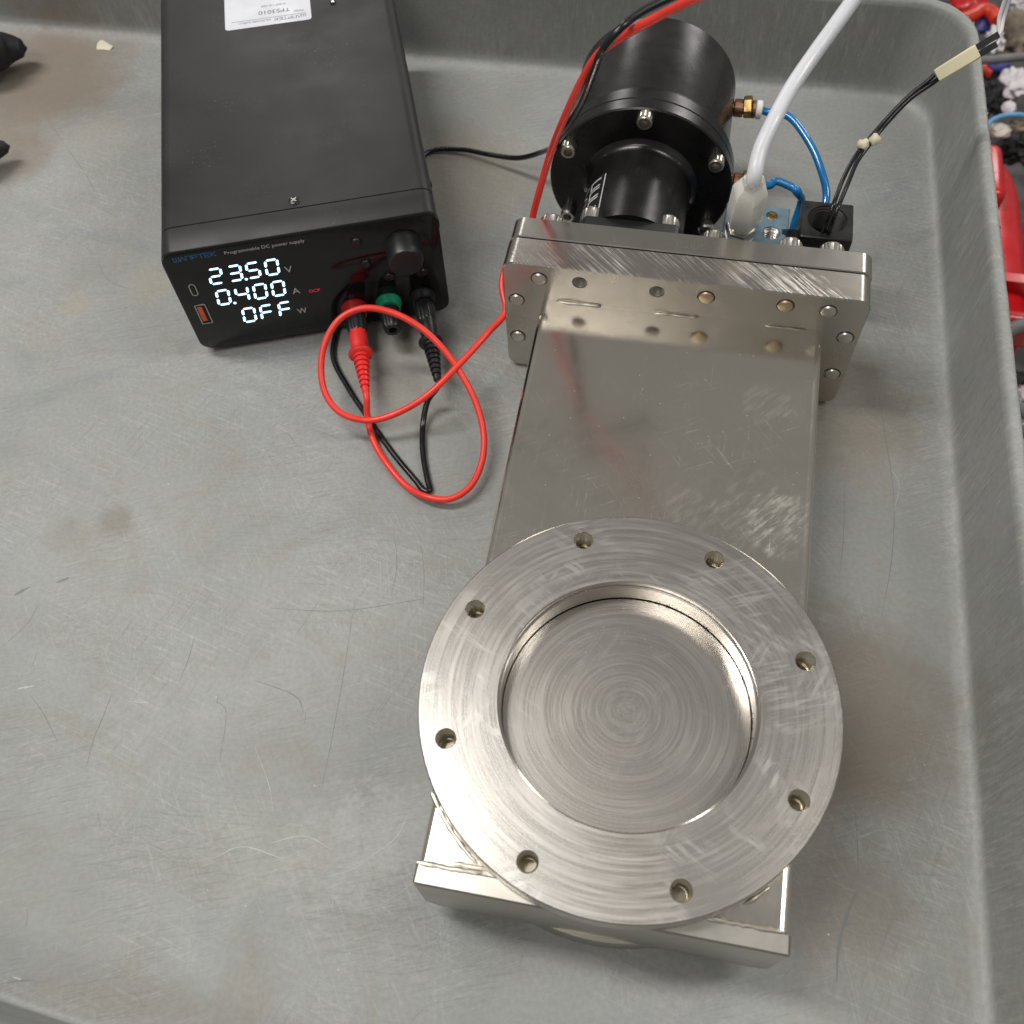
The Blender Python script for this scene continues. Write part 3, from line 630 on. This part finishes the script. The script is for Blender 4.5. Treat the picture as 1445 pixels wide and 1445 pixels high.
MB().lathe([(7.0, 15.0), (8.6, 17.5), (9.1, 21), (8.9, L_ - 8), (8.3, L_ - 5.5), (6.6, L_ - 3), (5.0, L_ - 1), (4.7, L_ + 3)], hb, ax, 6).build('coupling', 'white_pl', hose, HO, 20)
hp = [V3(c1 - ax * 4), V3(c1 + ax * 6), V3(at(1072, 215, 462)), V3(at(1092, 170, 463)), V3(at(1118, 122, 468)), V3(at(1150, 75, 470)), V3(at(1184, 28, 470)), V3(at(1212, -12, 468)), V3(at(1260, -90, 455))]
MB().tube(hp, 3.75, 18, 8).build('hose', 'white_tube', hose, HO, 60)

# ------------------------------------------------------------------ wire pair with ties, sleeve, plugs
we = Vector((68, 283, -31))
wp = thing('wire_lead', 'twin black wires with cream sleeve rising from the black wiring box', 'wires', V3(we)); WO = V3(we)
def wire(pts, r, name, material): return MB().tube(pts, r, 10, 8).build(name, material, wp, WO, 60)
tie = Vector(V3(at(1226, 201, 520))); sl0 = Vector(V3(at(1322, 107, 508))); sl1 = Vector(V3(at(1380, 72, 498)))
wire([V3(we), V3(at(1172, 300, 505)), V3(at(1190, 252, 512)), V3(at(1206, 222, 517)), V3(tie + Vector((-1, .8, 0))), V3(at(1242, 178, 521)), V3(at(1280, 138, 516)), V3(at(1312, 112, 510)), V3(sl0 + Vector((-1, 1, 0)))], 1.15, 'wire', 'black_cable')
wire([V3(we + Vector((4, -1, -1))), V3(at(1179, 302, 505)), V3(at(1197, 258, 512)), V3(at(1211, 226, 517)), V3(tie + Vector((1, -.8, .4))), V3(at(1246, 180, 521)), V3(at(1285, 139, 516)), V3(at(1318, 116, 510)), V3(sl0 + Vector((1.2, -1.4, 0)))], 1.15, 'wire', 'black_cable')
for k, (du_, dv_) in enumerate(((-7, 3), (8, -4))):
    c = Vector(V3(at(1226 + du_, 201 + dv_, 518))); bm = bmesh.new(); bmesh.ops.create_icosphere(bm, subdivisions=2, radius=3.1)
    for v in bm.verts: v.co = v.co * (1 + .18 * math.sin(v.co.x * 1.7 + k * 2) + rng.uniform(-.05, .05)) + c
    b_ = MB(); b_.frombm(bm); b_.build('tie_knot', 'tie', wp, WO, 50)
d_ = (sl1 - sl0).normalized(); sd_ = d_.cross(Vector(ray(1350, 90))).normalized(); up_ = sd_.cross(d_).normalized()
def flat_sleeve(a, b, w, h, t0=1.0, t1=1.0):
    R2 = []
    for p, k in ((a, t0), (a.lerp(b, .06), 1), (a.lerp(b, .9), t1 * 1.08), (b, t1)):
        R2.append([p + sd_ * (x * w * k) + up_ * (y * h) for x, y in ((-1, -.6), (-.8, -1), (.8, -1), (1, -.6), (1, .6), (.8, 1), (.0, .82), (-.8, 1), (-1, .6))])
    return MB().loops(R2)
flat_sleeve(sl0, sl1, 3.4, 2.0, .95, 1.0).build('sleeve', 'cream', wp, WO, 25)
for k in (-1, 1):
    a = sl1 + sd_ * (1.75 * k) - d_ * 2; b = a + d_ * (10.5 + 2.5 * (k > 0)); R2 = [[p + sd_ * x + up_ * y for x, y in ((-1.55, -1.3), (1.55, -1.3), (1.55, 1.3), (-1.55, 1.3))] for p in (a, b)]
    MB().loops(R2).build('plug', 'black_pl', wp, WO, 20)
    q = Vector(V3(at(1413 + 3 * k, 26, 490))); q2 = Vector(V3(at(1421 + 3 * k, 0, 484))); q3 = Vector(V3(at(1432 + 4 * k, -50, 470)))
    wire([V3(b - d_ * 2), V3(b + d_ * .5), V3(q), V3(q2), V3(q3)], 1.0, 'white_wire', 'white_wire')

# ------------------------------------------------------------------ bench power supply
PO = np.array([-198.2, 214.5, -64.0]); PT = math.radians(21)
pe = np.array([math.cos(PT), math.sin(PT), 0]); pb = np.array([-math.sin(PT), math.cos(PT), 0])
def psw(x, y, z): return V3(PO + pe * x + pb * y + np.array([0, 0, z]))
def psl(p): q = np.asarray(p) - PO; return (float(q @ pe), float(q @ pb), float(q[2]))
ps = thing('power_supply', 'black bench power supply with lit white digits and knob', 'power supply', V3(PO), PT)
HWD, HT, DP = 72.0, 74.6, 226.0
def case_loop(y, i, r=7.0): return [(x, y, z) for x, z in rrect(-HWD + i, i, HWD - i, HT - i, r, 6)]
cs = MB().loops([case_loop(18.25, .5), case_loop(18.6, .05), case_loop(DP - 1, 0), case_loop(DP, 1)]); case = cs.build('case', 'case', ps, (0, 0, 0), 40)
bz = MB().loops([case_loop(.6, .5), case_loop(1.2, 0), case_loop(17.6, 0), case_loop(18.0, .5)]); bezel = bz.build('front_bezel', 'case', ps, (0, 0, 0), 40)
pn = MB().loops([case_loop(-.9, .7), case_loop(-.5, .2), case_loop(.6, .2)]); panel = pn.build('front_panel', 'panel', ps, (0, 0, 0), 40)
for x in (-58, 58):
    for y in (22, 205): MB().lathe([(6, -4.0), (6.5, -3.5), (6.5, .2)], (x, y, 0), (0, 0, 1), 20).build('rubber_foot', 'black_pl', ps)
def cross_screw(x, y, z, ax, r=3.0):
    s = MB().lathe([(r, -.2), (r, .3), (r * .8, .75), (r * .3, .95), (.01, 1.0)], (x, y, z), ax, 24, (True, False)).build('screw', 'black_pl', ps)
    a = Vector(ax).normalized(); t = a.orthogonal().normalized(); w = a.cross(t); c = Vector((x, y, z)) + a * .95
    for p, q in ((t, w), (w, t)):
        MB().loops([[c + p * sx * r * .6 + q * sy * r * .13 + a * h for sx, sy in ((-1, -1), (1, -1), (1, 1), (-1, 1))] for h in (-.4, .12 if p is t else .09)]).build('cross_slot', 'screw', s)
cross_screw(-.5, 23.5, HT, (0, 0, 1)); cross_screw(HWD, 9, 58, (1, 0, 0)); cross_screw(HWD, 34, 62, (1, 0, 0), 2)
cross_screw(*psl(up(470, 4, HT + PO[2]))[:2], HT, (0, 0, 1), 1.8)
PY = -.9
def pf(lift0=0.0): return lambda x, z, h: (x, PY - lift0 - h, z)
# seven-segment digits
SEG = {'0': 'abcdef', '2': 'abged', '3': 'abgcd', '5': 'afgcd', '4': 'fgbc', 'F': 'aefg'}
def digit(ch, x, z, w=6.3, h=10.4, t=1.32):
    mb = MB(); sk = .12
    pos = dict(a=((0, h), (w, h)), d=((0, 0), (w, 0)), g=((0, h / 2), (w, h / 2)), f=((0, h), (0, h / 2)), e=((0, h / 2), (0, 0)), b=((w, h), (w, h / 2)), c=((w, h / 2), (w, 0)))
    for s_ in SEG[ch]:
        (x0, z0), (x1, z1) = pos[s_]; a, b = Vector((x0, z0)), Vector((x1, z1)); d = (b - a).normalized(); q = Vector((-d.y, d.x)) * t / 2; g_ = .45
        a += d * g_; b -= d * g_; k = t / 2
        pts = [a, a + d * k + q, b - d * k + q, b, b - d * k - q, a + d * k - q]
        mb.add([(x + p.x + p.y * sk, PY - .08, z + p.y) for p in pts], [tuple(range(6))])
    return mb
for row, z, xs in (('2350', 49.6, (-52.0, -41.8, -32.2, -22.2)), ('0400', 33.6, (-52.6, -42.4, -32.6, -22.8)), ('0FF', 17.2, (-43.0, -33.2, -23.0))):
    for ch, x in zip(row, xs): digit(ch, x, z).build('digit', 'led_white', panel, smooth=False)
for x, z in ((-33.6, 49.2), (-44.2, 33.2)): MB().lathe([(.8, -.02), (.8, .07), (.01, .08)], (x, PY, z), (0, -1, 0), 12, (False, False)).build('decimal_point', 'led_white', panel, smooth=False)
def ptext(txt, size, x, z, material, name='lettering', sx=1.0):
    mb = MB(); text_mesh(txt, size, mb, lambda a, b, h: (a, PY - h, b), x, z, sx=sx); return mb.build(name, material, panel, smooth=False)
ptext('V', 6.4, -12.4, 49.2, 'print_grey'); ptext('A', 6.2, -12.4, 32.8, 'print_grey'); ptext('W', 6.0, -13.2, 17.0, 'print_grey', sx=.85); ptext('OCP', 3.1, -3.8, 31.8, 'led_red', sx=1.0)
ptext('Programmable DC power supply', 3.05, -39.5, 68.6, 'print_grey', sx=1.02)
lg = MB()
def logo(mb, x, z, k, to3, w):
    H = 3.0 * k; A = dict(W=[[(0, H), (0, 0), (3 * k, 0), (3 * k, H)], [(1.5 * k, 0), (1.5 * k, H * .9)]], A=[[(0, 0), (1.4 * k, H), (2.8 * k, 0)]], N=[[(0, 0), (0, H), (2.6 * k, H), (2.6 * k, 0)]], P=[[(0, 0), (0, H), (2.6 * k, H), (2.6 * k, H * .45), (0, H * .45)]], T=[[(0, H), (2.8 * k, H)], [(1.4 * k, H), (1.4 * k, 0)]], E=[[(2.6 * k, H), (0, H), (0, 0), (2.6 * k, 0)], [(0, H / 2), (2.3 * k, H / 2)]], K=[[(0, 0), (0, H)], [(2.6 * k, H), (.3 * k, H / 2), (2.6 * k, 0)]])
    for ch in 'WANPTEK':
        for s_ in A[ch]: mb.ribbon([(x + a, z + b) for a, b in s_], w, .1, to3)
        x += 3.45 * k
logo(lg, -65.2, 68.9, .92, lambda a, b, h: (a, PY - h, b), .42); lg.build('lettering', 'logo_blue', panel, smooth=False)
# USB ports (recessed look from a metal shell with a dark mouth)
def port(x0, z0, x1, z1, tongue, r):
    p = MB(); a, b = rrect(x0, z0, x1, z1, r, 4), rrect(x0 + .5, z0 + .5, x1 - .5, z1 - .5, max(.2, r - .4), 4)
    p.loops([[(x, PY + .1, z) for x, z in a], [(x, PY - .35, z) for x, z in a], [(x, PY - .35, z) for x, z in b], [(x, PY - .05, z) for x, z in b]], False, False)
    o_ = p.build('usb_port', 'port_metal', panel, (0, 0, 0), 30); MB().loops([[(x, PY - .03, z) for x, z in b]], False, True).build('port_mouth', 'dark', panel, smooth=False)
    return o_
port(-64.0, 43.4, -60.4, 52.2, None, 1.7); MB().box((-62.6, PY - .2, 45), (-61.8, PY, 50.6)).build('port_tongue', 'knob', panel)
port(-65.6, 21.2, -59.6, 36.4, None, .6); MB().box((-64.6, PY - .3, 23.4), (-62.0, PY, 34.6), .15).build('port_tongue', 'orange', panel, label='orange tongue inside the USB port')
for x, z in ((27.7, 63.5), (29.9, 47.3), (41.3, 35.0), (59.0, 34.0)):
    MB().lathe([(3.5, -.1), (3.5, .5), (3.1, .6), (2.7, .3), (2.7, 1.2), (2.3, 1.7), (.01, 1.8)], (x, PY, z), (0, -1, 0), 24, (False, False)).build('button', 'black_pl', panel, (0, 0, 0), 40)
kb = MB().lathe([(9.9, 0), (9.9, 1.2), (9.5, 1.4), (9.4, 12.6), (8.9, 13.6), (8.2, 14.0), (.01, 14.0)], (51.6, PY, 55.5), (0, -1, 0), 72, (False, False), lambda j: 1.0 if j % 2 else .985).build('knob', 'knob', ps, (0, 0, 0), 30)
def post(x, material, label):
    c = (x, PY, 14.2)
    b = MB().lathe([(7.4, -.2), (7.4, 1.5), (6.6, 3.4), (6.4, 5.6), (5.0, 5.8)], c, (0, -1, 0), 32, (False, True)).build('binding_post', material, ps, (0, 0, 0), 30, label=label)
    MB().lathe([(4.6, 5.6), (5.6, 6.4), (5.75, 10), (5.3, 18), (4.7, 20.5), (4.2, 21), (2.3, 21), (2.3, 18)], c, (0, -1, 0), 48, (False, True), lambda j: 1.0 if j % 4 < 2 else .93).build('clamp_nut', 'black_pl', b, (0, 0, 0), 30)
    return b
post(18.2, 'red_post', 'red collared binding post'); post(37.6, 'green', 'green collared binding post'); post(57.2, 'black_pl', 'black binding post')
for x in (18.2, 37.4): MB().lathe([(1.7, -.1), (1.7, .3), (1.2, .5)], (x, PY, 23.4), (0, -1, 0), 16).build('legend_stud', 'knob', panel)
# rating sticker on the lid
TZ = HT + PO[2]
kx0 = psl(up(318, 44, TZ)); kx1 = psl(up(440, 27, TZ))
zs = HT + .12; S0 = Vector((kx0[0], kx0[1])); S1 = Vector((kx1[0], kx1[1])); sx_ = (S1 - S0).normalized(); sy_ = Vector((-sx_.y, sx_.x)); sw_ = (S1 - S0).length
def sk3(x, y, h): q = S0 + sx_ * x + sy_ * y; return (q.x, q.y, zs + h)
s_ = MB().loops([[sk3(x, y, -.1) for x, y in rrect(0, 0, sw_, 38, 2.2, 4)], [sk3(x, y, 0) for x, y in rrect(0, 0, sw_, 38, 2.2, 4)]], False, True); stx = s_.build('rating_sticker', 'sticker', ps, (0, 0, 0), 30, label='white rating sticker printed upside down to the panel')
pk = MB(); fl3 = lambda x, y, h: sk3(sw_ - x, 38 - y, .05)       # flipped: reads from the rear
pk.ribbon([(3, 38 - 7.2), (sw_ - 4, 38 - 7.2)], .3, 0, fl3)
logo(pk, 3.4, 38 - 5.9, .82, fl3, .32); text_mesh('DC POWER SUPPLY', 2.3, pk, fl3, 24.5, 38 - 5.9, sx=.95); text_mesh('Model:', 2.3, pk, fl3, 4.2, 38 - 10.8); text_mesh('TPS3010', 5.2, pk, fl3, 12.4, 38 - 14.6, sx=1.05)
text_mesh('0-30V / 0-10A', 2.6, pk, fl3, 15, 38 - 20.2); pk.ribbon([(4, 38 - 24), (18, 38 - 24)], 1.2, 0, fl3)
pk.build('lettering', 'ink', stx, smooth=False)

# ------------------------------------------------------------------ test leads
def lead(name, label, xp, plug_mat, cable_mat, pts, r):
    base = psw(xp, -21, 14.2); t = thing(name, label, 'cable', base); d = Vector(psw(xp, -60, 14.2)) - Vector(base); ax_ = d.normalized() + Vector((0, 0, -.03))
    pr2 = [(4.9, -1.5), (4.9, 6), (4.6, 9), (4.7, 11.5), (6.6, 12.5), (6.9, 13.6), (6.4, 14.6), (4.9, 15.4)]
    pl = MB().lathe(pr2, base, ax_, 36, (True, True)).build('plug', plug_mat, t, base, 40)
    q = []
    for k in range(7): rr = 4.7 - k * .34; q += [(rr, 15 + k * 3.1), (rr, 15 + k * 3.1 + 2.0), (rr - 1.0, 15 + k * 3.1 + 2.15), (rr - 1.0, 15 + k * 3.1 + 2.95)]
    q += [(2.3, 37), (2.1, 39.5), (1.7, 40)]
    MB().lathe(q, base, ax_, 28).build('strain_relief', plug_mat, pl, base, 25)
    st_ = Vector(base) + Vector(ax_).normalized() * 38
    MB().tube([V3(st_), V3(st_ + Vector(ax_).normalized() * 5)] + [V3(p) for p in pts], r, 14, 10).build('wire', cable_mat, t, base, 60)
    return t
F = FLOOR
red = [up(519, 592, -60), up(527, 622, F + 3.2), up(548, 657, F + 2.4), up(575, 687, F + 2.2), up(605, 702, F + 5.5), up(635, 704, F + 6), up(662, 688, F + 7), up(679, 655, F + 9), up(683, 618, F + 12), up(674, 575, F + 18), up(655, 535, F + 25), up(625, 492, F + 34), up(590, 460, F + 40), up(550, 440, F + 44), up(513, 435, F + 46), up(482, 448, F + 44), up(461, 478, F + 38), up(453, 515, F + 31), up(459, 555, F + 24), up(480, 582, F + 19), up(515, 593, F + 16), up(550, 587, F + 17), up(600, 560, F + 24), up(650, 512, F + 30), up(690, 468, F + 33), up(713, 440, F + 35),
       (-97, 232, F + 40), (-91, 254, F + 55), at(745, 330, 524), at(755, 292, 510), at(775, 222, 480), at(797, 165, 445), at(824, 108, 420), at(846, 75, 405), at(879, 51, 392), at(924, 26, 376), at(976, 0, 360), at(1040, -25, 345)]
lead('test_lead', 'red test lead looping beside the valve to the red binding post', 18.2, 'red_pl', 'red_cable', red, 1.78)
blk_ = [up(604, 565, F + 10), up(597, 598, F + 4), up(597, 640, F + 2.2), up(603, 676, F + 2), up(606, 692, F + 2), up(600, 693, F + 2.0), up(585, 676, F + 2), up(555, 640, F + 2), up(520, 590, F + 2), up(490, 545, F + 2), up(470, 503, F + 2), psw(6, 4, -2), psw(14, 50, -2), psw(22, 92, -2), psw(48, 103, -2), up(606, 214, F + 2.2), up(650, 211, F + 4), up(690, 218, F + 8), up(730, 223, F + 14), up(766, 214, F + 30), at(792, 188, 490), at(812, 160, 460), at(826, 133, 432), at(839, 98, 405), at(851, 70, 388), at(874, 42, 382), at(899, 21, 385), at(939, 0, 390), at(1000, -25, 395)]
lead('test_lead', 'black test lead folded sharply on the tray and running under the power supply', 57.2, 'black_pl', 'black_cable', blk_, 1.6)

# ------------------------------------------------------------------ small things in the tray
pp = up(150, 66, F); q = MB(); bm = bmesh.new()
pts = [(-6, 4, 1.8), (-3, 3.5, 3.0), (1, 1.5, 2.2), (6, -.5, 1.4), (4.5, -4, .4), (-1, -4.5, .8), (-6, -4, .3), (-6.5, 0, 1.6)]
top = [(pp[0] + x, pp[1] + y, F + z) for x, y, z in pts]; cen = (pp[0], pp[1], F + 2.6); q.add(top + [cen] + [(x, y, z - .35) for x, y, z in top] + [(cen[0], cen[1], cen[2] - .35)], [(i, (i + 1) % 8, 8) for i in range(8)] + [((i + 1) % 8 + 9, i + 9, 17) for i in range(8)] + [(i, i + 9, (i + 1) % 8 + 9, (i + 1) % 8) for i in range(8)])
solo(q, 'paper_scrap', 'paper', 'small cream torn paper scrap near the tray back wall', 'paper', V3((pp[0], pp[1], F)), sharp=10)
a_, b_ = up(-70, 78, F + 22), up(22, 66, F + 16)
h1 = MB().tube([V3(a_), V3(up(-20, 74, F + 21)), V3(up(10, 68, F + 18)), V3(up(38, 68, F+16))], 17, 20, 8, rf=lambda t: max(.2, 1 - .75 * t ** 1.6) if t < .93 else max(.05, (1 - t) * 4))
solo(h1, 'tool_handle', 'clutter', 'thick black rounded tool end beside the tray back wall', 'tool', V3(a_))
a_ = up(-70, 225, F + 18)
h2 = MB().tube([V3(a_), V3(up(-30, 218, F + 16)), V3(up(-8, 211, F + 14)), V3(up(14, 206, F + 12))], 11, 20, 8, rf=lambda t: max(.2, 1 - .75 * t ** 1.6) if t < .93 else max(.05, (1 - t) * 4))
solo(h2, 'tool_handle', 'clutter', 'thin black rounded tool end away from the tray back wall', 'tool', V3(a_))

# ------------------------------------------------------------------ clutter on the lower level, beyond the tray's right rim
def lump(px, z, r, material, name, label, cat, seed, squash=(1, 1, 1), amp=.35, fr=2.2, sub=4, group=None):
    c = Vector(V3(up(*px, z))); bm = bmesh.new(); bmesh.ops.create_icosphere(bm, subdivisions=sub, radius=1); from mathutils import noise
    for v in bm.verts:
        n = v.co.normalized(); k = 1 + amp * noise.noise(n * fr + Vector((seed * 7.3, 0, seed))) + amp * .5 * abs(noise.noise(n * fr * 2.7 + Vector((seed, 3, 1)))) * -1
        v.co = Vector((n.x * squash[0], n.y * squash[1], n.z * squash[2])) * r * k + c
    b = MB(); b.frombm(bm); return solo(b, name, material, label, cat, V3(c), group, 80)
# red container: rounded shoulder, raised rib, step and recess
rA, rB = up(1388, 176, -300), up(1445, 262, -300)
rc = (float(rB[0]) - 40, float(rA[1]) - 200, -300)
RO = (rc[0], rc[1], -700)
rdc = thing('red_container', 'glossy red plastic container with moulded rib and recess', 'container', RO)
X0, X1, Y0, Y1 = rc[0] - 240, float(rB[0]) + 4, float(up(1420, 548, -300)[1]), float(rA[1]) + 16
def cont_loop(z, i): return [(x, y, z) for x, y in rrect(X0 + i, Y0 + i, X1 - i, Y1 - i, max(10, 110 - i), 16)]
MB().loops([cont_loop(z, i) for z, i in ((-700, 0), (-420, 0), (-330, 1), (-312, 4), (-304, 9), (-299, 16), (-296, 30), (-292, 60), (-289, 95))]).build('shell', 'redgloss', rdc, RO, 50)
def rbox(u0, v0, u1, v1, z0, z1, bev, name):
    a, b = up(u0, v0, z1), up(u1, v1, z1); MB().box((a[0], b[1], z0), (b[0], a[1], z1), bev, 4).build(name, 'redgloss', rdc, RO, 50)
rbox(1372, 196, 1424, 276, -312, -276, 9, 'rib'); rbox(1372, 330, 1416, 345, -312, -282, 5, 'grip'); rbox(1372, 385, 1490, 398, -312, -281, 5, 'step'); rbox(1372, 425, 1490, 460, -312, -276, 9, 'step')
def bgtube(px, z, r, material, name, label, cat='hose', group=None):
    P_ = [V3(up(u, v, z + (k[0] if k else 0))) for u, v, *k in px]; return solo(MB().tube(P_, r, 14, 8), name, material, label, cat, P_[0], group, 60)
bgtube([(1380, 500, -40), (1408, 478), (1428, 464), (1450, 457), (1500, 455)], -262, 5.5, 'greypl', 'grey_hose', 'curved grey hose lying over the red container')
bgtube([(1380, 545), (1418, 567), (1436, 577), (1460, 588), (1500, 600)], -330, 7, 'greypl', 'grey_cable', 'thick grey cable below the red container, upper of two', 'cable')
bgtube([(1390, 575), (1423, 592), (1440, 603), (1465, 618), (1500, 640)], -335, 7, 'greypl', 'grey_cable', 'thick grey cable beside the pale board, lower of two', 'cable')
bgtube([(1370, 86), (1400, 84), (1430, 81), (1460, 79)], -360, 4.6, 'greypl', 'grey_rod', 'straight grey rod lying across the scrap pile', 'rod')
bgtube([(1392, 178), (1400, 170), (1418, 163), (1438, 162), (1465, 166)], -340, 2.6, 'lightblue', 'blue_tube', 'thin light blue tube behind the red container', 'tube')
bgtube([(1352, 30), (1372, 22), (1385, 14), (1398, 17), (1408, 30)], -400, 8.5, 'orangered', 'red_loop', 'orange red plastic loop at the top of the scrap pile', 'scrap')
bgtube([(1376, 104), (1388, 100), (1400, 103)], -390, 8, 'orangered', 'red_stub', 'short orange red stub beside the grey rod', 'scrap')
lump((1366, 8), -420, 24, 'redgloss', 'red_dome', 'dark red rounded dome behind the tray corner', 'scrap', 2, (1, 1, .8), .1)
lump((1404, 56), -395, 13, 'rag', 'rag', 'crumpled white rag beside the black plugs', 'rag', 3, (.8, 1.4, .7), .7, 2.6)
lump((1434, 118), -360, 18, 'rag', 'rag', 'large crumpled white rag under the grey rod', 'rag', 4, (.9, 1.3, .6), .6, 2.0)
lump((1443, 4), -430, 15, 'rag', 'rag', 'crumpled white rag behind the white wires', 'rag', 14, (1.1, .8, .6), .6, 2.6)
lump((1424, 152), -350, 7.5, 'rag', 'rag_ball', 'small round pale ball beside the light blue tube', 'ball', 5, (1, 1.1, .8), .15)
lump((1408, 184), -352, 11, 'beige', 'pale_scrap', 'pale scrap wedged behind the red container', 'scrap', 6, (1.2, .8, .6), .4)
lump((1440, 178), -352, 10, 'tan', 'green_scrap', 'mottled brown scrap beside the light blue tube', 'scrap', 9, (1.2, .8, .6), .5)
lump((1432, 52), -440, 30, 'tan', 'brown_lump', 'mottled brown lump under the white rag', 'scrap', 7, (1.1, 1.1, .7), .5)
lump((1384, 36), -415, 15, 'bluepl', 'blue_scrap', 'dark blue plastic scrap under the red loop', 'scrap', 8, (1.2, .8, .6), .3)
lump((1408, 96), -385, 11, 'bluepl', 'blue_scrap', 'dark blue plastic scrap beneath the grey rod', 'scrap', 11, (1.3, .8, .6), .3)
lump((1425, 22), -450, 14, 'bluepl', 'blue_scrap', 'dark blue plastic scrap beside the white wires', 'scrap', 12, (1.3, .6, .6), .3)
for k, (px, z, r) in enumerate((((1400, 128), -400, 20), ((1440, 210), -390, 20), ((1395, 148), -390, 14), ((1436, 552), -380, 20))):
    lump(px, z, r, 'clutter', 'black_scrap', ('black plastic scrap below the large white rag', 'black plastic scrap against the red container shoulder', 'black plastic scrap beside the tray rim', 'black plastic scrap above the grey cables')[k], 'scrap', 20 + k, (1.2, 1, .7), .7, 3)
lump((1441, 555), -345, 7, 'rag', 'pale_knot', 'small pale knot above the grey cables', 'scrap', 31, (.6, 1.2, .6), .4)
bp = up(1440, 690, -420); bpO = V3((bp[0], bp[1], -430))
q = MB().box((bp[0] - 90, bp[1] - 150, -430), (bp[0] + 160, bp[1] + 85, -412), 3)
solo(q, 'pale_board', 'beige', 'pale beige board below the grey cables', 'board', bpO)
q = MB().box((-20, -2.2, -6), (60, 2.2, 6), 1, rot=Matrix.Rotation(-.55, 3, 'Z'), piv=(0, 0, 0)); c = V3(up(1432, 628, -400)); q.v = [(x + c[0], y + c[1], z + c[2]) for x, y, z in q.v]
solo(q, 'yellow_strip', 'cream', 'thin yellowish strip along the pale board edge', 'strip', c)
